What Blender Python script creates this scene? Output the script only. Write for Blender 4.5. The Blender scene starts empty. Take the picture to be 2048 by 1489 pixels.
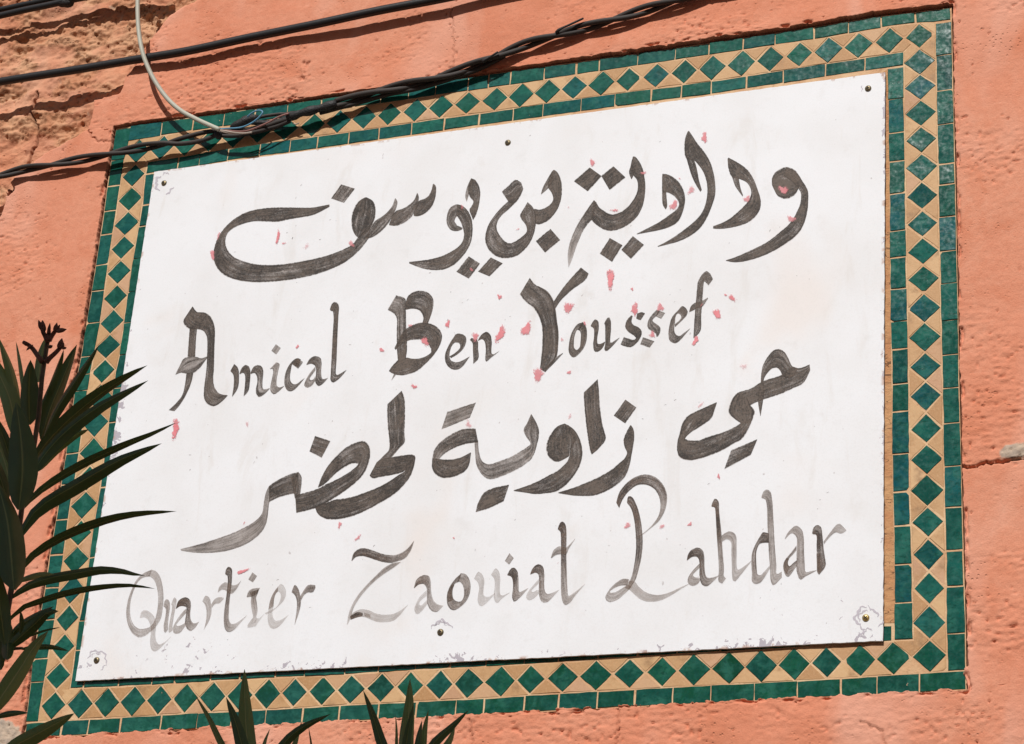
import bpy, bmesh, math, random
import numpy as np
from mathutils import Vector, Matrix, noise as mnoise

random.seed(7); rng = np.random.default_rng(7)
scene = bpy.context.scene
COL = scene.collection

# ------------------------------------------------------------------ camera
FPX = 4560.0                      # focal length in photo pixels (photo 2048 x 1489)
CAM_LOC = Vector((1.3261, -3.0878, -1.6397))
FWD = Vector((-0.34302, 0.83041, 0.43905)).normalized()
UP0 = Vector((0.09879, -0.43292, 0.89600))
RIGHT = FWD.cross(UP0).normalized(); UPV = RIGHT.cross(FWD).normalized()
cam = bpy.data.cameras.new('camera'); cam_ob = bpy.data.objects.new('camera', cam); COL.objects.link(cam_ob)
cam.sensor_width = 36.0; cam.lens = FPX / 2048.0 * 36.0
cam.clip_start = 0.05; cam.clip_end = 500.0
cam_ob.matrix_world = Matrix(((RIGHT.x, UPV.x, -FWD.x, CAM_LOC.x), (RIGHT.y, UPV.y, -FWD.y, CAM_LOC.y),
                              (RIGHT.z, UPV.z, -FWD.z, CAM_LOC.z), (0, 0, 0, 1)))
scene.camera = cam_ob

# ------------------------------------------------------------------ light
SUN_D = Vector((0.02, 1.0, -0.86)).normalized()     # direction the light travels
SUN_EL = math.asin(-SUN_D.z); SUN_AZ = math.atan2(-SUN_D.x, -SUN_D.y)
world = bpy.data.worlds.new('World'); scene.world = world; world.use_nodes = True
wn = world.node_tree.nodes; wl = world.node_tree.links
for n in list(wn): wn.remove(n)
sky = wn.new('ShaderNodeTexSky'); sky.sky_type = 'NISHITA'; sky.sun_disc = False
sky.sun_elevation = SUN_EL; sky.sun_rotation = SUN_AZ; sky.air_density = 1.0; sky.dust_density = 1.6
bg = wn.new('ShaderNodeBackground'); bg.inputs['Strength'].default_value = 0.05
wo = wn.new('ShaderNodeOutputWorld'); wl.new(sky.outputs[0], bg.inputs[0]); wl.new(bg.outputs[0], wo.inputs[0])
sun = bpy.data.lights.new('sun', 'SUN'); sun.energy = 5.0; sun.angle = math.radians(0.55); sun.color = (1.0, 0.965, 0.93)
sun_ob = bpy.data.objects.new('sun', sun); COL.objects.link(sun_ob)
sun_ob.rotation_mode = 'QUATERNION'; sun_ob.rotation_quaternion = SUN_D.to_track_quat('-Z', 'Y'); sun_ob.location = (-2, -3, 5)
scene.view_settings.view_transform = 'Standard'; scene.view_settings.look = 'None'
scene.view_settings.gamma = 1.0; scene.view_settings.use_curve_mapping = False
scene.view_settings.exposure = -0.22

# ------------------------------------------------------------------ pixel <-> wall helpers (wall plane is y = const, X right, Z up)
def unp(px, py, y=0.0):
    d = RIGHT * ((px - 1024.0) / FPX) + UPV * (-(py - 744.5) / FPX) + FWD
    t = (y - CAM_LOC.y) / d.y
    return CAM_LOC + d * t
def wxz(px, py, y=0.0):
    p = unp(px, py, y); return (p.x, p.z)

# ------------------------------------------------------------------ numpy noise
def _hash(ix, iy, seed):
    h = (ix.astype(np.int64) * 374761393 + iy.astype(np.int64) * 668265263 + seed * 974634777) & 0xFFFFFFFF
    h = ((h ^ (h >> 13)) * 1274126177) & 0xFFFFFFFF
    h = (h ^ (h >> 16)) & 0xFFFFFFFF
    return h.astype(np.float64) / 4294967295.0
def vn(x, y, seed=0):
    x = np.asarray(x, float); y = np.asarray(y, float)
    ix = np.floor(x); iy = np.floor(y); fx = x - ix; fy = y - iy
    fx = fx * fx * fx * (fx * (fx * 6 - 15) + 10); fy = fy * fy * fy * (fy * (fy * 6 - 15) + 10)
    a = _hash(ix, iy, seed); b = _hash(ix + 1, iy, seed); c = _hash(ix, iy + 1, seed); d = _hash(ix + 1, iy + 1, seed)
    return (a * (1 - fx) + b * fx) * (1 - fy) + (c * (1 - fx) + d * fx) * fy
def fbm(x, y, seed=0, oct=4):
    s = 0; a = 0.5; t = 0
    for o in range(oct):
        s = s + a * vn(x * 2 ** o + 17.3 * o, y * 2 ** o - 9.1 * o, seed + o); t += a; a *= 0.5
    return s / t
def sstep(a, b, x):
    t = np.clip((x - a) / (b - a), 0, 1); return t * t * (3 - 2 * t)
def seg_dist(px, pz, poly, closed=False):
    d = np.full(px.shape, 1e9); n = len(poly)
    for i in range(n if closed else n - 1):
        (ax, az), (bx, bz) = poly[i], poly[(i + 1) % n]
        vx, vz = bx - ax, bz - az; L = vx * vx + vz * vz + 1e-12
        t = np.clip(((px - ax) * vx + (pz - az) * vz) / L, 0, 1)
        d = np.minimum(d, np.hypot(px - ax - t * vx, pz - az - t * vz))
    return d
def inside(px, pz, poly):
    r = np.zeros(px.shape, bool); n = len(poly)
    for i in range(n):
        (ax, az), (bx, bz) = poly[i], poly[(i + 1) % n]
        c = ((az > pz) != (bz > pz)) & (px < (bx - ax) * (pz - az) / ((bz - az) + 1e-15) + ax)
        r ^= c
    return r
def sdist(px, pz, poly):                       # negative inside
    d = seg_dist(px, pz, poly, True); return np.where(inside(px, pz, poly), -d, d)

# ------------------------------------------------------------------ object helpers
def link(o, parent=None):
    COL.objects.link(o)
    if parent is not None:
        o.parent = parent
        if parent.type == 'EMPTY': o.matrix_parent_inverse = Matrix.Translation(-parent.location)
    return o
def tag(o, label, cat=None, group=None):
    o['label'] = label
    if cat: o['category'] = cat
    if group: o['group'] = group
    return o
def mesh_obj(name, verts, faces, mat, parent=None, smooth=False, attrs=None):
    me = bpy.data.meshes.new(name); me.from_pydata([tuple(v) for v in verts], [], faces)
    if attrs:
        for k, vals in attrs.items():
            a = me.attributes.new(k, 'FLOAT', 'POINT'); a.data.foreach_set('value', np.asarray(vals, np.float32))
    me.materials.append(mat)
    if smooth: me.polygons.foreach_set('use_smooth', [True] * len(me.polygons))
    me.update()
    return link(bpy.data.objects.new(name, me), parent)
def empty(name, loc, label, cat):
    o = link(bpy.data.objects.new(name, None)); o.location = loc; o.empty_display_size = 0.05
    return tag(o, label, cat)
def catmull(P, n, closed=False):
    """resample a polyline of tuples through a Catmull-Rom spline to n points evenly spaced"""
    P = np.asarray(P, float)
    if len(P) == 2: return P[0] + (P[1] - P[0]) * np.linspace(0, 1, n)[:, None]
    Q = np.vstack([2 * P[0] - P[1], P, 2 * P[-1] - P[-2]])
    out = []
    for i in range(len(P) - 1):
        p0, p1, p2, p3 = Q[i:i + 4]
        d1 = max(np.linalg.norm(p1 - p0), 1e-6) ** .5; d2 = max(np.linalg.norm(p2 - p1), 1e-6) ** .5; d3 = max(np.linalg.norm(p3 - p2), 1e-6) ** .5
        m1 = ((p1 - p0) / d1 - (p2 - p0) / (d1 + d2) + (p2 - p1) / d2) * d2
        m2 = ((p2 - p1) / d2 - (p3 - p1) / (d2 + d3) + (p3 - p2) / d3) * d2
        for t in np.linspace(0, 1, 10, endpoint=False):
            t2, t3 = t * t, t * t * t
            out.append((2 * t3 - 3 * t2 + 1) * p1 + (t3 - 2 * t2 + t) * m1 + (-2 * t3 + 3 * t2) * p2 + (t3 - t2) * m2)
    out.append(P[-1]); out = np.array(out)
    s = np.r_[0, np.cumsum(np.linalg.norm(np.diff(out, axis=0), axis=1))]
    q = np.linspace(0, s[-1], n)
    return np.c_[tuple(np.interp(q, s, out[:, k]) for k in range(P.shape[1]))]
def tube_data(pts, rad, sides=10, caps=True):
    pts = [Vector(p) for p in pts]; n = len(pts)
    rads = rad if hasattr(rad, '__len__') else [rad] * n
    V = []; F = []
    t0 = (pts[1] - pts[0]).normalized(); ref = Vector((0, -1, 0.1))
    nrm = (ref - t0 * ref.dot(t0)).normalized()
    for i, p in enumerate(pts):
        t = (pts[min(i + 1, n - 1)] - pts[max(i - 1, 0)]).normalized()
        nrm = (nrm - t * nrm.dot(t)).normalized(); b = t.cross(nrm)
        for k in range(sides):
            a = 2 * math.pi * k / sides
            V.append(p + (nrm * math.cos(a) + b * math.sin(a)) * rads[i])
    for i in range(n - 1):
        for k in range(sides):
            k2 = (k + 1) % sides
            F.append((i * sides + k, i * sides + k2, (i + 1) * sides + k2, (i + 1) * sides + k))
    if caps:
        F.append(tuple(range(sides - 1, -1, -1))); F.append(tuple((n - 1) * sides + k for k in range(sides)))
    return V, F
def tube(name, pts, rad, mat, parent=None, sides=10):
    V, F = tube_data(pts, rad, sides)
    return mesh_obj(name, V, F, mat, parent, smooth=True)

# ------------------------------------------------------------------ materials
class NT:
    def __init__(s, name):
        s.m = bpy.data.materials.new(name); s.m.use_nodes = True; s.t = s.m.node_tree
        for n in list(s.t.nodes): s.t.nodes.remove(n)
        s.out = s.n('ShaderNodeOutputMaterial')
    def n(s, typ, **kw):
        x = s.t.nodes.new(typ)
        for k, v in kw.items(): setattr(x, k, v)
        return x
    def put(s, sock, v):
        if v is None: return
        if isinstance(v, bpy.types.NodeSocket): s.t.links.new(v, sock)
        else:
            if isinstance(v, (tuple, list)) and len(v) == 3 and sock.type == 'RGBA': v = (*v, 1)
            sock.default_value = v
    def math(s, op, a, b=None, c=None, clamp=False):
        x = s.n('ShaderNodeMath', operation=op, use_clamp=clamp)
        for i, v in enumerate((a, b, c)): s.put(x.inputs[i], v)
        return x.outputs[0]
    def mix(s, f, a, b, blend='MIX'):
        x = s.n('ShaderNodeMix', data_type='RGBA', blend_type=blend)
        s.put(x.inputs[0], f); s.put(x.inputs[6], a); s.put(x.inputs[7], b); return x.outputs[2]
    def ramp(s, f, lo, hi, a=0.0, b=1.0):
        x = s.n('ShaderNodeMapRange', interpolation_type='SMOOTHSTEP')
        for i, v in enumerate((f, lo, hi, a, b)): s.put(x.inputs[i], v)
        return x.outputs[0]
    def pos(s):
        return s.n('ShaderNodeNewGeometry').outputs['Position']
    def noise(s, vec, scale, detail=3, rough=0.5, dist=0.0):
        x = s.n('ShaderNodeTexNoise'); s.put(x.inputs['Vector'], vec)
        x.inputs['Scale'].default_value = scale; x.inputs['Detail'].default_value = detail
        x.inputs['Roughness'].default_value = rough; x.inputs['Distortion'].default_value = dist
        return x.outputs['Fac']
    def scale(s, vec, sc, off=None):
        x = s.n('ShaderNodeMapping'); s.put(x.inputs[0], vec); x.inputs['Scale'].default_value = sc
        if off is not None: s.put(x.inputs['Location'], off)
        return x.outputs[0]
    def attr(s, name):
        return s.n('ShaderNodeAttribute', attribute_name=name).outputs['Fac']
    def bump(s, h, strength, dist, prev=None):
        x = s.n('ShaderNodeBump'); x.inputs['Strength'].default_value = strength; x.inputs['Distance'].default_value = dist
        s.put(x.inputs['Height'], h); s.put(x.inputs['Normal'], prev); return x.outputs[0]
    def bsdf(s, col, rough=0.6, normal=None, spec=0.5, **kw):
        x = s.n('ShaderNodeBsdfPrincipled'); s.put(x.inputs['Base Color'], col); s.put(x.inputs['Roughness'], rough)
        s.put(x.inputs['Normal'], normal); x.inputs['Specular IOR Level'].default_value = spec
        for k, v in kw.items(): s.put(x.inputs[k.replace('_', ' ')], v)
        return x.outputs[0]
    def done(s, sh): s.t.links.new(sh, s.out.inputs[0]); return s.m

def mat_plaster():
    t = NT('salmon_plaster'); p = t.pos()
    big = t.noise(p, 2.3, 4, 0.55); mid = t.noise(p, 11, 4, 0.6, 0.4); fine = t.noise(p, 95, 3, 0.6); grain = t.noise(p, 420, 2, 0.6)
    c = t.mix(t.ramp(big, 0.35, 0.68), (0.622, 0.242, 0.144), (0.648, 0.302, 0.196))
    c = t.mix(t.ramp(mid, 0.45, 0.75), c, (0.560, 0.205, 0.115))
    c = t.mix(t.ramp(t.noise(t.scale(p, (1, 1, 2.6)), 26, 4, 0.65), 0.60, 0.76, 0, 0.45), c, (0.70, 0.345, 0.235))
    c = t.mix(t.math('MULTIPLY', t.ramp(fine, 0.38, 0.62), 0.22), c, (0.54, 0.185, 0.10))
    c = t.mix(t.ramp(grain, 0.40, 0.70, 0, 0.30), c, (0.50, 0.175, 0.10))
    c = t.mix(t.ramp(t.noise(t.scale(p, (1, 1, 0.45)), 5.5, 3, 0.6, 0.3), 0.50, 0.68, 0, 0.60), c, (0.69, 0.375, 0.275))
    # bare earth mortar where the plaster has fallen off
    raw = t.attr('raw')
    earth = t.mix(t.ramp(t.noise(p, 16, 4, 0.6), 0.35, 0.65), (0.46, 0.212, 0.115), (0.55, 0.315, 0.185))
    earth = t.mix(t.ramp(t.noise(p, 33, 4, 0.6, 0.5), 0.50, 0.68), earth, (0.22, 0.10, 0.05))
    earth = t.mix(t.ramp(t.noise(p, 21, 3, 0.5, 0.8), 0.66, 0.74, 0, 0.8), earth, (0.52, 0.41, 0.29))
    c = t.mix(raw, c, earth)
    grey = t.attr('cement')
    c = t.mix(grey, c, t.mix(t.ramp(t.noise(p, 60, 4, 0.6), 0.4, 0.65), (0.47, 0.37, 0.28), (0.35, 0.29, 0.235)))
    gap_dark = t.attr('gap_dark'); c = t.mix(gap_dark, c, (0.05, 0.028, 0.018))
    h = t.math('ADD', t.math('MULTIPLY', fine, 0.6), t.math('MULTIPLY', grain, 0.35))
    vo = t.n('ShaderNodeTexVoronoi'); t.put(vo.inputs['Vector'], p); vo.inputs['Scale'].default_value = 130
    pit = t.math('MULTIPLY', t.ramp(vo.outputs['Distance'], 0.05, 0.30, -1, 0), t.ramp(mid, 0.50, 0.66))
    c = t.mix(t.math('MULTIPLY', t.ramp(vo.outputs['Distance'], 0.02, 0.16, 0.40, 0), t.ramp(t.noise(p, 23, 4, 0.7), 0.56, 0.72)), c, (0.22, 0.075, 0.035))  # pits also darkened in the colour, as the light hardly shades them
    h = t.math('ADD', h, t.math('MULTIPLY', pit, 0.9))
    return t.done(t.bsdf(c, 0.92, t.bump(h, 0.7, 0.0026), 0.15))

def mat_green():
    t = NT('green_glazed_tile'); p = t.pos()
    rnd = t.n('ShaderNodeObjectInfo').outputs['Random']
    off = t.n('ShaderNodeCombineXYZ'); t.put(off.inputs[0], t.math('MULTIPLY', rnd, 37)); t.put(off.inputs[2], t.math('MULTIPLY', rnd, 91))
    v = t.scale(p, (1, 1, 1), off.outputs[0])
    cl = t.noise(v, 45, 4, 0.6, 0.6); cl2 = t.noise(v, 140, 3, 0.6); streak = t.noise(t.scale(v, (1, 1, 1.8)), 75, 3, 0.6, 1.2)
    x = t.n('ShaderNodeValToRGB'); t.put(x.inputs[0], rnd); cr = x.color_ramp; cr.interpolation = 'LINEAR'
    cols = [(0.0, (0.004, 0.070, 0.045)), (0.22, (0.007, 0.094, 0.062)), (0.42, (0.003, 0.058, 0.032)), (0.6, (0.009, 0.094, 0.072)),
            (0.76, (0.005, 0.076, 0.073)), (0.9, (0.003, 0.048, 0.036)), (1.0, (0.010, 0.110, 0.068))]
    cr.elements[0].position = 0; cr.elements[0].color = (*cols[0][1], 1); cr.elements[1].position = 1; cr.elements[1].color = (*cols[-1][1], 1)
    for pp, cc in cols[1:-1]:
        e = cr.elements.new(pp); e.color = (*cc, 1)
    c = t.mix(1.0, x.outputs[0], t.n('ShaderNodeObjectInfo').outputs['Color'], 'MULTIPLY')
    c = t.mix(t.ramp(cl, 0.40, 0.66, 0, 0.60), c, (0.030, 0.150, 0.112))
    c = t.mix(t.ramp(streak, 0.46, 0.72, 0, 0.75), c, (0.003, 0.044, 0.030))
    c = t.mix(t.ramp(t.noise(v, 28, 3, 0.6, 0.8), 0.42, 0.68, 0, 0.55), c, (0.004, 0.052, 0.044))
    c = t.mix(t.ramp(cl2, 0.45, 0.75, 0, 0.35), c, (0.012, 0.115, 0.095))
    chip = t.ramp(t.noise(v, 60, 4, 0.7), 0.715, 0.74)
    c = t.mix(chip, c, (0.52, 0.33, 0.20))
    h = t.math('ADD', t.math('MULTIPLY', t.noise(v, 38, 2, 0.45), 1.5), t.math('MULTIPLY', t.noise(v, 150, 1, 0.5), 0.12))
    pin = t.n('ShaderNodeTexVoronoi'); t.put(pin.inputs['Vector'], v); pin.inputs['Scale'].default_value = 120
    h = t.math('ADD', h, t.math('MULTIPLY', t.ramp(pin.outputs['Distance'], 0.02, 0.2, -0.12, 0), t.ramp(cl, 0.5, 0.65)))
    rg = t.math('ADD', t.ramp(cl2, 0.3, 0.7, 0.09, 0.20), t.math('MULTIPLY', chip, 0.5))
    return t.done(t.bsdf(c, rg, t.bump(h, 0.24, 0.0022), 0.38))

def mat_tan():
    t = NT('tan_terracotta_tile'); p = t.pos()
    rnd = t.n('ShaderNodeObjectInfo').outputs['Random']
    c = t.mix(rnd, (0.40, 0.215, 0.088), (0.56, 0.36, 0.18))
    c = t.mix(t.ramp(t.math('FRACT', t.math('MULTIPLY', rnd, 7.31)), 0.80, 0.95, 0, 0.6), c, (0.46, 0.26, 0.165))
    c = t.mix(t.ramp(t.noise(p, 38, 4, 0.6), 0.48, 0.74, 0, 0.8), c, (0.37, 0.20, 0.08))
    c = t.mix(t.ramp(t.noise(p, 19, 3, 0.6), 0.58, 0.72, 0, 0.7), c, (0.24, 0.14, 0.07))
    c = t.mix(t.ramp(t.noise(p, 300, 2, 0.6), 0.45, 0.75, 0, 0.3), c, (0.58, 0.39, 0.21))
    h = t.noise(p, 150, 3, 0.6)
    return t.done(t.bsdf(c, 0.62, t.bump(h, 0.4, 0.0012), 0.35))

def mat_mortar():
    t = NT('mortar_bed'); p = t.pos()
    c = t.mix(t.ramp(t.noise(p, 14, 4, 0.6), 0.35, 0.65), (0.64, 0.45, 0.27), (0.54, 0.32, 0.175))
    c = t.mix(t.ramp(t.noise(p, 110, 3, 0.6), 0.55, 0.75, 0, 0.5), c, (0.34, 0.185, 0.09))
    return t.done(t.bsdf(c, 0.9, t.bump(t.noise(p, 160, 4, 0.65), 0.7, 0.002), 0.2))

def mat_mortar2():
    t = NT('brown_mortar_strip'); p = t.pos()
    c = t.mix(t.ramp(t.noise(p, 22, 4, 0.65), 0.35, 0.65), (0.52, 0.30, 0.145), (0.46, 0.225, 0.105))
    c = t.mix(t.ramp(t.noise(p, 90, 4, 0.65), 0.52, 0.70, 0, 0.6), c, (0.30, 0.145, 0.07))
    w = t.noise(t.scale(p, (0.35, 1, 1.6)), 36, 2, 0.5, 1.5)
    c = t.mix(t.ramp(t.math('ABSOLUTE', t.math('SUBTRACT', w, 0.5)), 0.004, 0.014, 0.75, 0), c, (0.09, 0.045, 0.025))
    return t.done(t.bsdf(c, 0.9, t.bump(t.noise(p, 120, 4, 0.65), 0.8, 0.003), 0.2))

def mat_panel():
    t = NT('white_painted_board'); p = t.pos(); e = t.attr('edge')            # edge: metres to the nearest board edge
    wob = t.noise(p, 5, 3, 0.6)
    white = t.mix(t.ramp(wob, 0.35, 0.7), (0.735, 0.755, 0.778), (0.695, 0.705, 0.715))
    white = t.mix(t.ramp(t.noise(p, 3.1, 3, 0.6, 0.4), 0.58, 0.75, 0, 0.60), white, (0.71, 0.655, 0.615))
    white = t.mix(t.ramp(t.noise(p, 31, 4, 0.7), 0.54, 0.8, 0, 0.22), white, (0.52, 0.50, 0.48))
    white = t.mix(t.ramp(t.noise(t.scale(p, (3.2, 1, 0.8)), 6, 4, 0.65, 0.8), 0.56, 0.74, 0, 0.30), white, (0.58, 0.55, 0.51))
    white = t.mix(t.ramp(t.noise(p, 420, 2, 0.6), 0.45, 0.75, 0, 0.16), white, (0.55, 0.53, 0.52))
    # flaked paint: undercoat shows grey-lilac close to the edges, in ragged flakes
    fl = t.noise(p, 64, 4, 0.64, 1.0); fl2 = t.noise(p, 7, 2, 0.5)
    wear = t.attr('wear')
    lim = t.math('SUBTRACT', 0.80, t.math('MULTIPLY', wear, t.math('ADD', t.math('MULTIPLY', fl2, 0.42), 0.06)))
    flake = t.ramp(t.math('SUBTRACT', fl, lim), 0.0, 0.012)
    lip = t.ramp(t.math('SUBTRACT', fl, t.math('SUBTRACT', lim, 0.022)), 0.0, 0.012)
    speck = t.ramp(t.noise(t.scale(p, (1, 1, 0.6)), 120, 2, 0.5), 0.765, 0.785)
    c = t.mix(lip, white, (0.76, 0.765, 0.775))
    c = t.mix(flake, c, (0.40, 0.375, 0.415))
    c = t.mix(t.math('MULTIPLY', speck, 0.65), c, (0.40, 0.37, 0.37))
    rust = t.math('MULTIPLY', t.ramp(e, 0.0005, 0.006, 1, 0), t.ramp(t.noise(p, 60, 3, 0.6), 0.55, 0.65)); c = t.mix(t.math('MULTIPLY', rust, 0.7), c, (0.42, 0.25, 0.17))
    h = t.math('ADD', t.math('MULTIPLY', t.noise(p, 210, 3, 0.6), 0.35), t.math('MULTIPLY', flake, -0.5))
    return t.done(t.bsdf(c, 0.62, t.bump(h, 0.35, 0.0008), 0.3))

def mat_ink(name, col, streaky, TONE=1.0):
    t = NT(name); p = t.pos(); u = t.attr('u'); v = t.attr('v'); tone = t.attr('tone'); sd = t.attr('seed')
    cv = t.n('ShaderNodeCombineXYZ'); t.put(cv.inputs[0], t.math('MULTIPLY', u, 14)); t.put(cv.inputs[1], t.math('MULTIPLY', v, 7)); t.put(cv.inputs[2], sd)
    st = t.noise(cv.outputs[0], 1.0, 4, 0.6, 0.3)
    cl = t.noise(p, 40, 4, 0.65, 0.4); gr = t.noise(p, 620, 2, 0.7)
    k = t.math('ADD', t.math('MULTIPLY', st, streaky), t.math('MULTIPLY', cl, 1.0))
    k = t.math('ADD', t.math('SUBTRACT', k, (streaky + 1.0) * 0.5), 1.0)
    edge = t.math('ABSOLUTE', t.math('SUBTRACT', v, 0.5))
    k = t.math('ADD', k, t.ramp(edge, 0.40, 0.47, 0, 0.20))                 # pigment gathers at the stroke's rim
    k = t.math('SUBTRACT', k, t.ramp(edge, 0.47, 0.5, 0, 0.35))
    k = t.math('ADD', k, t.math('MULTIPLY', t.math('SUBTRACT', gr, 0.5), 1.25))
    a = t.math('MULTIPLY', t.math('MULTIPLY', tone, TONE), k, clamp=True)
    a = t.math('MULTIPLY', a, t.ramp(t.math('ADD', edge, t.math('MULTIPLY', t.math('SUBTRACT', t.noise(p, 260, 3, 0.7), 0.5), 0.16)), 0.455, 0.50, 1, 0.25))
    a = t.math('MINIMUM', a, 0.97)
    st2 = t.noise(cv.outputs[0], 2.6, 3, 0.6, 0.5); lo = t.noise(p, 19, 3, 0.6)
    m_ = t.math('ADD', t.math('MULTIPLY', st2, 0.5), t.math('MULTIPLY', lo, 0.5))
    m_ = t.math('ADD', m_, t.math('MULTIPLY', t.math('SUBTRACT', t.noise(p, 330, 2, 0.7), 0.5), 0.55))
    cc = t.mix(t.ramp(m_, 0.36, 0.64), tuple(x * 0.50 for x in col), (col[0] * 2.0, col[1] * 1.92, col[2] * 1.85))
    cc = t.mix(t.ramp(t.math('ADD', edge, t.math('MULTIPLY', t.math('SUBTRACT', st, 0.5), 0.25)), 0.37, 0.47, 0, 0.85), cc, tuple(x * 0.5 for x in col))
    cc = t.mix(t.ramp(a, 0.25, 0.85), (0.245, 0.175, 0.130), cc)
    tr = t.n('ShaderNodeBsdfTransparent'); d = t.bsdf(cc, 0.65, None, 0.25)
    mx = t.n('ShaderNodeMixShader'); t.put(mx.inputs[0], a); t.t.links.new(tr.outputs[0], mx.inputs[1]); t.t.links.new(d, mx.inputs[2])
    return t.done(mx.outputs[0])

def mat_red():
    t = NT('red_paint_residue'); p = t.pos(); v = t.attr('v'); tone = t.attr('tone')
    n1 = t.noise(p, 260, 4, 0.75, 1.0); n2 = t.noise(p, 60, 2, 0.5)
    a = t.ramp(t.math('SUBTRACT', t.math('ADD', n1, t.math('ADD', t.math('MULTIPLY', n2, 0.35), t.math('MULTIPLY', t.math('SUBTRACT', tone, 0.68), 0.32))), t.math('MULTIPLY', v, 0.54)), 0.29, 0.46)
    a = t.math('MULTIPLY', a, tone)
    c = t.mix(n2, (0.62, 0.11, 0.135), (0.70, 0.30, 0.32))
    tr = t.n('ShaderNodeBsdfTransparent'); d = t.bsdf(c, 0.6)
    mx = t.n('ShaderNodeMixShader'); t.put(mx.inputs[0], a); t.t.links.new(tr.outputs[0], mx.inputs[1]); t.t.links.new(d, mx.inputs[2])
    return t.done(mx.outputs[0])

def mat_simple(name, col, rough=0.5, var=0.25, sc=60, bump=0.2, bd=0.001, spec=0.5, metal=0.0):
    t = NT(name); p = t.pos(); n = t.noise(p, sc, 4, 0.6)
    c = t.mix(t.ramp(n, 0.35, 0.7), col, tuple(x * (1 - var) for x in col))
    return t.done(t.bsdf(c, t.ramp(n, 0.3, 0.7, rough * 0.85, min(1, rough * 1.2)), t.bump(t.noise(p, sc * 5, 3, 0.6), bump, bd), spec, Metallic=metal))

def mat_cable(name, col, dust, rough=0.5):
    """rubber cable with pale dust lying on its upper side"""
    t = NT(name); p = t.pos(); g = t.n('ShaderNodeNewGeometry')
    sx = t.n('ShaderNodeSeparateXYZ'); t.t.links.new(g.outputs['Normal'], sx.inputs[0])
    n = t.noise(p, 120, 4, 0.6)
    f = t.math('MULTIPLY', t.ramp(sx.outputs[2], 0.1, 0.9), t.ramp(n, 0.3, 0.7, 0.45, 1))
    return t.done(t.bsdf(t.mix(f, col, dust), rough, t.bump(n, 0.3, 0.001), 0.4))

def mat_leaf(name, top, under, midc):
    t = NT(name); p = t.pos(); v = t.attr('v'); g = t.n('ShaderNodeNewGeometry')
    c = t.mix(t.ramp(t.noise(p, 24, 3, 0.6), 0.35, 0.7, 0, 0.6), top, tuple(x * 0.7 for x in top))
    vein = t.n('ShaderNodeTexWave'); 
    cv = t.n('ShaderNodeCombineXYZ'); t.put(cv.inputs[0], t.math('ADD', t.math('MULTIPLY', t.attr('u'), 60), t.math('MULTIPLY', t.math('ABSOLUTE', t.math('SUBTRACT', v, 0.5)), -3)))
    t.put(vein.inputs['Vector'], cv.outputs[0]); vein.inputs['Scale'].default_value = 3.0
    c = t.mix(t.math('MULTIPLY', vein.outputs['Fac'], 0.16), c, midc)
    c = t.mix(g.outputs['Backfacing'], c, under)
    mid = t.ramp(t.math('ABSOLUTE', t.math('SUBTRACT', v, 0.5)), 0.012, 0.045, 1, 0)
    c = t.mix(t.math('MULTIPLY', mid, 0.75), c, midc)
    d = t.bsdf(c, 0.34, t.bump(vein.outputs['Fac'], 0.08, 0.001), 0.3)
    tl = t.n('ShaderNodeBsdfTranslucent'); t.put(tl.inputs[0], t.mix(0.5, c, (0.10, 0.16, 0.02)))
    mx = t.n('ShaderNodeMixShader'); mx.inputs[0].default_value = 0.07; t.t.links.new(d, mx.inputs[1]); t.t.links.new(tl.outputs[0], mx.inputs[2])
    return t.done(mx.outputs[0])

M = dict(plaster=mat_plaster(), green=mat_green(), tan=mat_tan(), mortar=mat_mortar(), mortar2=mat_mortar2(), panel=mat_panel(),
         ink=mat_ink('brown_black_brush_paint', (0.064, 0.053, 0.045), 1.5, 1.08), wash=mat_ink('thinned_brush_paint', (0.078, 0.058, 0.047), 1.6, 1.05), red=mat_red(),
         cable=mat_cable('black_cable', (0.012, 0.012, 0.013), (0.035, 0.035, 0.038), 0.45),
         strand=mat_cable('dusty_cable', (0.030, 0.024, 0.021), (0.105, 0.088, 0.078), 0.7),
         tape=mat_simple('black_tape', (0.012, 0.012, 0.013), 0.6, 0.3, 80, 0.5, 0.003),
         conduit=mat_cable('pale_conduit', (0.40, 0.40, 0.33), (0.52, 0.51, 0.43), 0.55),
         blue=mat_simple('blue_wire', (0.10, 0.28, 0.42), 0.45), pink=mat_simple('brown_pink_wire', (0.27, 0.12, 0.10), 0.5),
         beige=mat_simple('beige_wire', (0.40, 0.33, 0.27), 0.5),
         steel=mat_simple('tarnished_screw', (0.25, 0.20, 0.115), 0.42, 0.5, 300, 0.3, 0.0005, 0.5, 0.75),
         brass=mat_simple('brass_screw', (0.58, 0.42, 0.16), 0.33, 0.35, 300, 0.3, 0.0005, 0.5, 0.8),
         slot=mat_simple('dark_slot', (0.02, 0.016, 0.012), 0.8),
         leaf=mat_leaf('oleander_leaf', (0.062, 0.125, 0.042), (0.11, 0.175, 0.07), (0.24, 0.32, 0.12)),
         leaf2=mat_leaf('young_oleander_leaf', (0.17, 0.285, 0.09), (0.21, 0.31, 0.12), (0.38, 0.46, 0.20)),
         stem=mat_simple('oleander_stem', (0.105, 0.085, 0.045), 0.7, 0.3), bud=mat_simple('dry_bud', (0.17, 0.085, 0.06), 0.8, 0.4),
         farwall=mat_simple('far_salmon_plaster', (0.40, 0.18, 0.115), 0.9, 0.2, 3, 0.4, 0.004), shutter=mat_simple('dark_wood', (0.09, 0.055, 0.03), 0.6, 0.3, 12),
         ground=mat_simple('paved_ground', (0.22, 0.165, 0.13), 0.9, 0.3, 3, 0.5, 0.01))

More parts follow.
